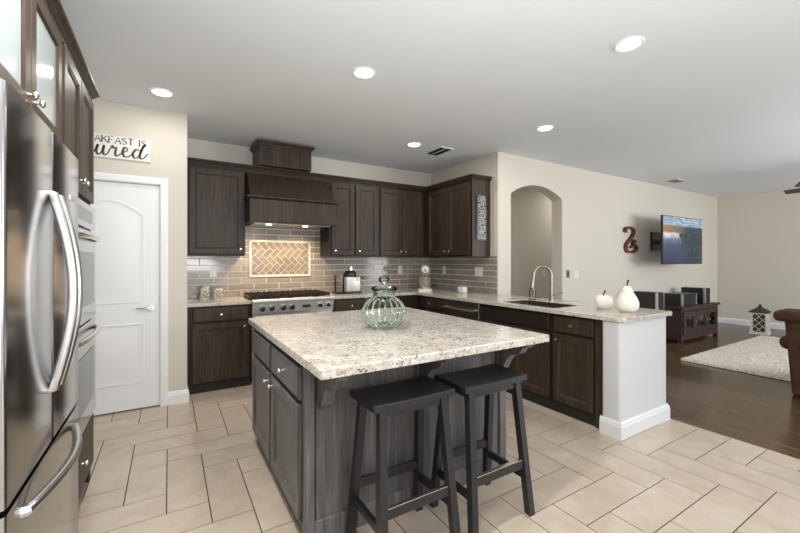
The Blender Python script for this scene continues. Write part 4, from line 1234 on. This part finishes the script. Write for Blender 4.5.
# console
KX0, KX1, KY0, KY1, KZ = 7.26, 8.70, 2.95, 3.44, 0.60
t = thing('media_console', (7.98, 3.2, 0), 'dark wooden media console with three glass doors under the television', 'console')
B().box(KX0-0.03, KX1+0.03, KY0-0.03, KY1+0.01, KZ-0.04, KZ, 0.005).build('top', M['tvwood'], t)
kb = B().box(KX0, KX0+0.04, KY0, KY1, 0.04, KZ-0.04).box(KX1-0.04, KX1, KY0, KY1, 0.04, KZ-0.04).box(KX0+0.04, KX1-0.04, KY0+0.02, KY1, 0.05, 0.08).box(KX0+0.04, KX1-0.04, KY1-0.015, KY1, 0.08, KZ-0.04).box(KX0+0.04, KX1-0.04, KY0, KY0+0.02, 0.04, 0.13).box(KX0+0.04, KX1-0.04, KY0, KY0+0.02, KZ-0.08, KZ-0.04)
kb.box(KX0+0.04, KX1-0.04, KY0+0.05, KY1-0.02, 0.32, 0.335)
kb.build('body', M['tvwood'], t)
for q in (KX0, KX1-0.06):
    for y_ in (KY0, KY1-0.06): B().box(q, q+0.06, y_, y_+0.06, 0, 0.04).build('foot', M['tvwood'], t)
frK = ((0, KY0, 0), (1, 0, 0), (0, -1, 0))
kw = (KX1-KX0-0.08)/3
for k in range(3):
    u0 = KX0+0.04+k*kw+0.008; u1 = u0+kw-0.016
    dd = B(frK)
    def ring(i, wv): return [(u0+i, 0.135+i, wv), (u1-i, 0.135+i, wv), (u1-i, KZ-0.085-i, wv), (u0+i, KZ-0.085-i, wv)]
    dd.loft([ring(0.08, 0), ring(0, 0), ring(0, 0.018), ring(0.075, 0.018), ring(0.08, 0.010), ring(0.08, 0)], cap0=False, cap1=False)
    dd = dd.build('door', M['tvwood'], t)
    B(frK).box(u0+0.075, u1-0.075, 0.21, KZ-0.16, 0.003, 0.006).build('glass_pane', M['frost' if False else 'glass'], dd)
    knob(frK, u1-0.04 if k < 2 else u0+0.04, 0.33, 0.018, dd, 0.014)
# loudspeakers
silver = mat('silver_trim', (0.66, 0.66, 0.66), 0.35, 0.8)
cloth = mat('speaker_cloth', (0.014, 0.014, 0.015), 0.85)
spk = mat('speaker_vinyl', (0.014, 0.0135, 0.014), 0.4)
def speaker(x, y, z, w_, d_, h_, label, side='both'):
    t = thing('loudspeaker', (x, y, z), label, 'speaker', 'black speakers under the television')
    B().box(x-w_/2, x+w_/2, y-d_/2+0.05, y+d_/2, z, z+h_, 0.004, 1).build('cabinet', spk, t)
    g = B()
    n = 8
    P = [(x-w_/2+0.004, y-d_/2+0.05)]+[(x-w_/2+0.004+(w_-0.008)*k/n, y-d_/2+0.028-0.028*math.sin(PI*k/n)) for k in range(n+1)]+[(x+w_/2-0.004, y-d_/2+0.05)]
    g.prism(P, 'z', z+0.004, z+h_-0.004); g.build('grille', cloth, t, smooth=True)
    for sx in (-1, 1):
        e_ = x+sx*(w_/2)
        B().box(min(e_-0.002, e_+0.006*sx) if sx < 0 else e_-0.002, e_+0.006 if sx > 0 else e_+0.002, y-d_/2+0.012, y-d_/2+0.052, z, z+h_, 0.002, 1).build('trim_strip', silver, t)
    return t
speaker(6.70, 3.19, 0.59, 0.19, 0.40, 0.275, 'black loudspeaker on a stand left of the media console, behind the pear')
speaker(7.74, 3.16, KZ, 0.50, 0.32, 0.20, 'wide black center loudspeaker lying on the media console')
speaker(8.38, 3.17, KZ, 0.20, 0.40, 0.275, 'upright black loudspeaker at the right end of the media console')
t = thing('speaker_stand', (6.70, 3.19, 0), 'black stand carrying the loudspeaker left of the media console', 'stand')
B().box(6.58, 6.82, 3.05, 3.33, 0, 0.02, 0.004, 1).build('base', M['black'], t)
B().box(6.67, 6.73, 3.16, 3.22, 0.02, 0.57).build('pole', M['black'], t)
B().box(6.61, 6.79, 3.04, 3.34, 0.57, 0.589).build('top_plate', M['black'], t)

# rug
rg = B()
RX0, RX1, RY0, RY1 = 6.02, 9.12, 0.05, 2.46
n1, n2 = 250, 200
rr = random.Random(5)
V = [[None]*(n2+1) for _ in range(n1+1)]
for i in range(n1+1):
    for jj in range(n2+1):
        ed = min(i, jj, n1-i, n2-jj)
        z = 0.004 if ed == 0 else 0.024+rr.random()*0.016
        V[i][jj] = rg.bm.verts.new((RX0+(RX1-RX0)*i/n1+rr.uniform(-.006, .006), RY0+(RY1-RY0)*jj/n2+rr.uniform(-.006, .006), z))
for i in range(n1):
    for jj in range(n2): rg.bm.faces.new((V[i][jj], V[i+1][jj], V[i+1][jj+1], V[i][jj+1]))
rugm = mat('shag_wool', (0.62, 0.57, 0.49), 0.95, spec=0.1)
v = coords(rugm); setcol(rugm, ramp(rugm, noise(rugm, v, 34, 6, 0.75), [(0.34, (0.42, 0.36, 0.29)), (0.5, (0.66, 0.60, 0.52)), (0.66, (0.82, 0.78, 0.71))]))
tag(rg.build('rug', rugm, loc=((RX0+RX1)/2, 1.25, 0)), 'cream shag rug on the dark hardwood floor', 'rug')

# lantern
LX, LY = 9.51, 2.58
t = thing('lantern', (LX, LY, 0), 'white wooden floor lantern with a dark roof near the far wall', 'lantern')
lw, lh = 0.135, 0.40
lat_m = mat('weathered_white_wood', (0.66, 0.62, 0.55), 0.7)
brown = mat('dark_roof_metal', (0.05, 0.038, 0.03), 0.55)
rz_ = Matrix.Rotation(0.10, 3, 'Z')
def lp(a, b_, z):
    q = rz_ @ Vector((a, b_, 0)); return (LX+q.x, LY+q.y, z)
def lbox(bb, x0, x1, y0, y1, z0, z1):
    bb.hexa([lp(x0, y0, z0), lp(x1, y0, z0), lp(x1, y1, z0), lp(x0, y1, z0), lp(x0, y0, z1), lp(x1, y0, z1), lp(x1, y1, z1), lp(x0, y1, z1)])
bb = B()
lbox(bb, -lw-0.012, lw+0.012, -lw-0.012, lw+0.012, 0.0, 0.045)
lbox(bb, -lw, lw, -lw, lw, 0.43, 0.46)
bb.build('base', lat_m, t)
for sx in (-1, 1):
    for sy in (-1, 1):
        bb = B(); lbox(bb, sx*lw-(0.035 if sx > 0 else 0), sx*lw+(0.035 if sx < 0 else 0), sy*lw-(0.035 if sy > 0 else 0), sy*lw+(0.035 if sy < 0 else 0), 0.045, 0.43)
        bb.build('post', lat_m, t)
for side in range(4):
    rot = Matrix.Rotation(PI/2*side, 3, 'Z')
    bb = B()
    def q3(a, z, dy=0):
        qq = rot @ Vector((a, -lw+0.015+dy, 0)); return lp(qq.x, qq.y, z)
    for k in range(-2, 3):
        for sg in (-1, 1):
            a0, z0 = k*0.12-sg*0.17, 0.045
            a1, z1 = k*0.12+sg*0.17, 0.43
            # clip to the opening
            lim = lw-0.035
            t0, t1 = 0.0, 1.0
            da = a1-a0
            for bnd, sgn in ((-lim, 1), (lim, -1)):
                tt = (bnd-a0)/da
                if (a0-bnd)*sgn < 0: t0 = max(t0, tt)
                if (a1-bnd)*sgn < 0: t1 = min(t1, tt)
            if t1-t0 > 0.05: bb.tube([q3(a0+da*t0, z0+(z1-z0)*t0), q3(a0+da*t1, z0+(z1-z0)*t1)], 0.006, 6)
    bb.build('lattice', lat_m, t)
bb = B(); lbox(bb, -lw+0.03, lw-0.03, -lw+0.03, lw-0.03, 0.05, 0.425); bb.build('inner_box', brown, t)
bb = B()
bb.loft([[lp(a*s_, b_*s_, z) for a, b_ in ((-1, -1), (1, -1), (1, 1), (-1, 1))] for s_, z in ((lw+0.022, 0.455), (lw+0.026, 0.47), (0.085, 0.535), (0.045, 0.55), (0.04, 0.575))])
bb.build('roof', brown, t)
bb = B().lathe([(0.028, 0.572), (0.036, 0.585), (0.02, 0.60), (0.026, 0.615), (0.012, 0.632), (0.002, 0.638)], (LX, LY, 0), 16); bb.build('finial', brown, t, smooth=True)
t.scale = (0.88, 0.88, 0.88)

# recliner, back towards the kitchen
sued = mat('brown_suede', (0.075, 0.042, 0.028), 0.85, spec=0.2)
v = coords(sued); setcol(sued, ramp(sued, noise(sued, v, 9, 5, 0.6), [(0.3, (0.042, 0.021, 0.013)), (0.7, (0.090, 0.047, 0.030))]))
t = thing('recliner', (5.85, 0.78, 0), 'brown suede recliner at the right edge, its back to the kitchen', 'armchair')
ax_ = 5.39
def pillowbox(bb, x0, x1, y0, y1, z0, z1, r=0.05): bb.box(x0, x1, y0, y1, z0, z1, r, 4)
bb = B(); bb.hexa([(ax_, 1.225, 0.01), (ax_, 0.36, 0.01), (ax_+0.16, 0.36, 0.01), (ax_+0.16, 1.225, 0.01), (ax_-0.05, 1.27, 0.78), (ax_-0.05, 0.31, 0.78), (ax_+0.14, 0.31, 0.78), (ax_+0.14, 1.27, 0.78)])
bmesh.ops.bevel(bb.bm, geom=list(bb.bm.edges), offset=0.03, segments=3, affect='EDGES', profile=0.5)
bb.build('back_panel', sued, t, smooth=True)
bb = B(); pillowbox(bb, ax_-0.10, ax_+0.30, 0.24, 1.345, 0.755, 0.865, 0.045); bb.build('head_cushion', sued, t, smooth=True)
bb = B(); pillowbox(bb, ax_+0.10, ax_+0.32, 0.32, 1.27, 0.40, 0.80, 0.07); bb.build('back_cushion', sued, t, smooth=True)
bb = B(); pillowbox(bb, ax_+0.15, ax_+0.95, 0.42, 1.14, 0.28, 0.47, 0.06); bb.build('seat_cushion', sued, t, smooth=True)
bb = B(); bb.box(ax_+0.10, ax_+0.90, 0.40, 1.16, 0.06, 0.30, 0.02); bb.build('base', sued, t, smooth=True)
for y0_ in (0.24, 1.11):
    bb = B(); bb.box(ax_+0.05, ax_+0.62, y0_+0.03, y0_+0.13, 0.0, 0.50, 0.03).box(ax_+0.60, ax_+0.92, y0_+0.03, y0_+0.13, 0.06, 0.50, 0.03); pillowbox(bb, ax_-0.005, ax_+0.95, y0_, y0_+0.215, 0.46, 0.60, 0.06); bb.build('arm', sued, t, smooth=True)
bb = B(); pillowbox(bb, ax_+0.90, ax_+1.0, 0.43, 1.13, 0.06, 0.42, 0.04); bb.build('footrest', sued, t, smooth=True)
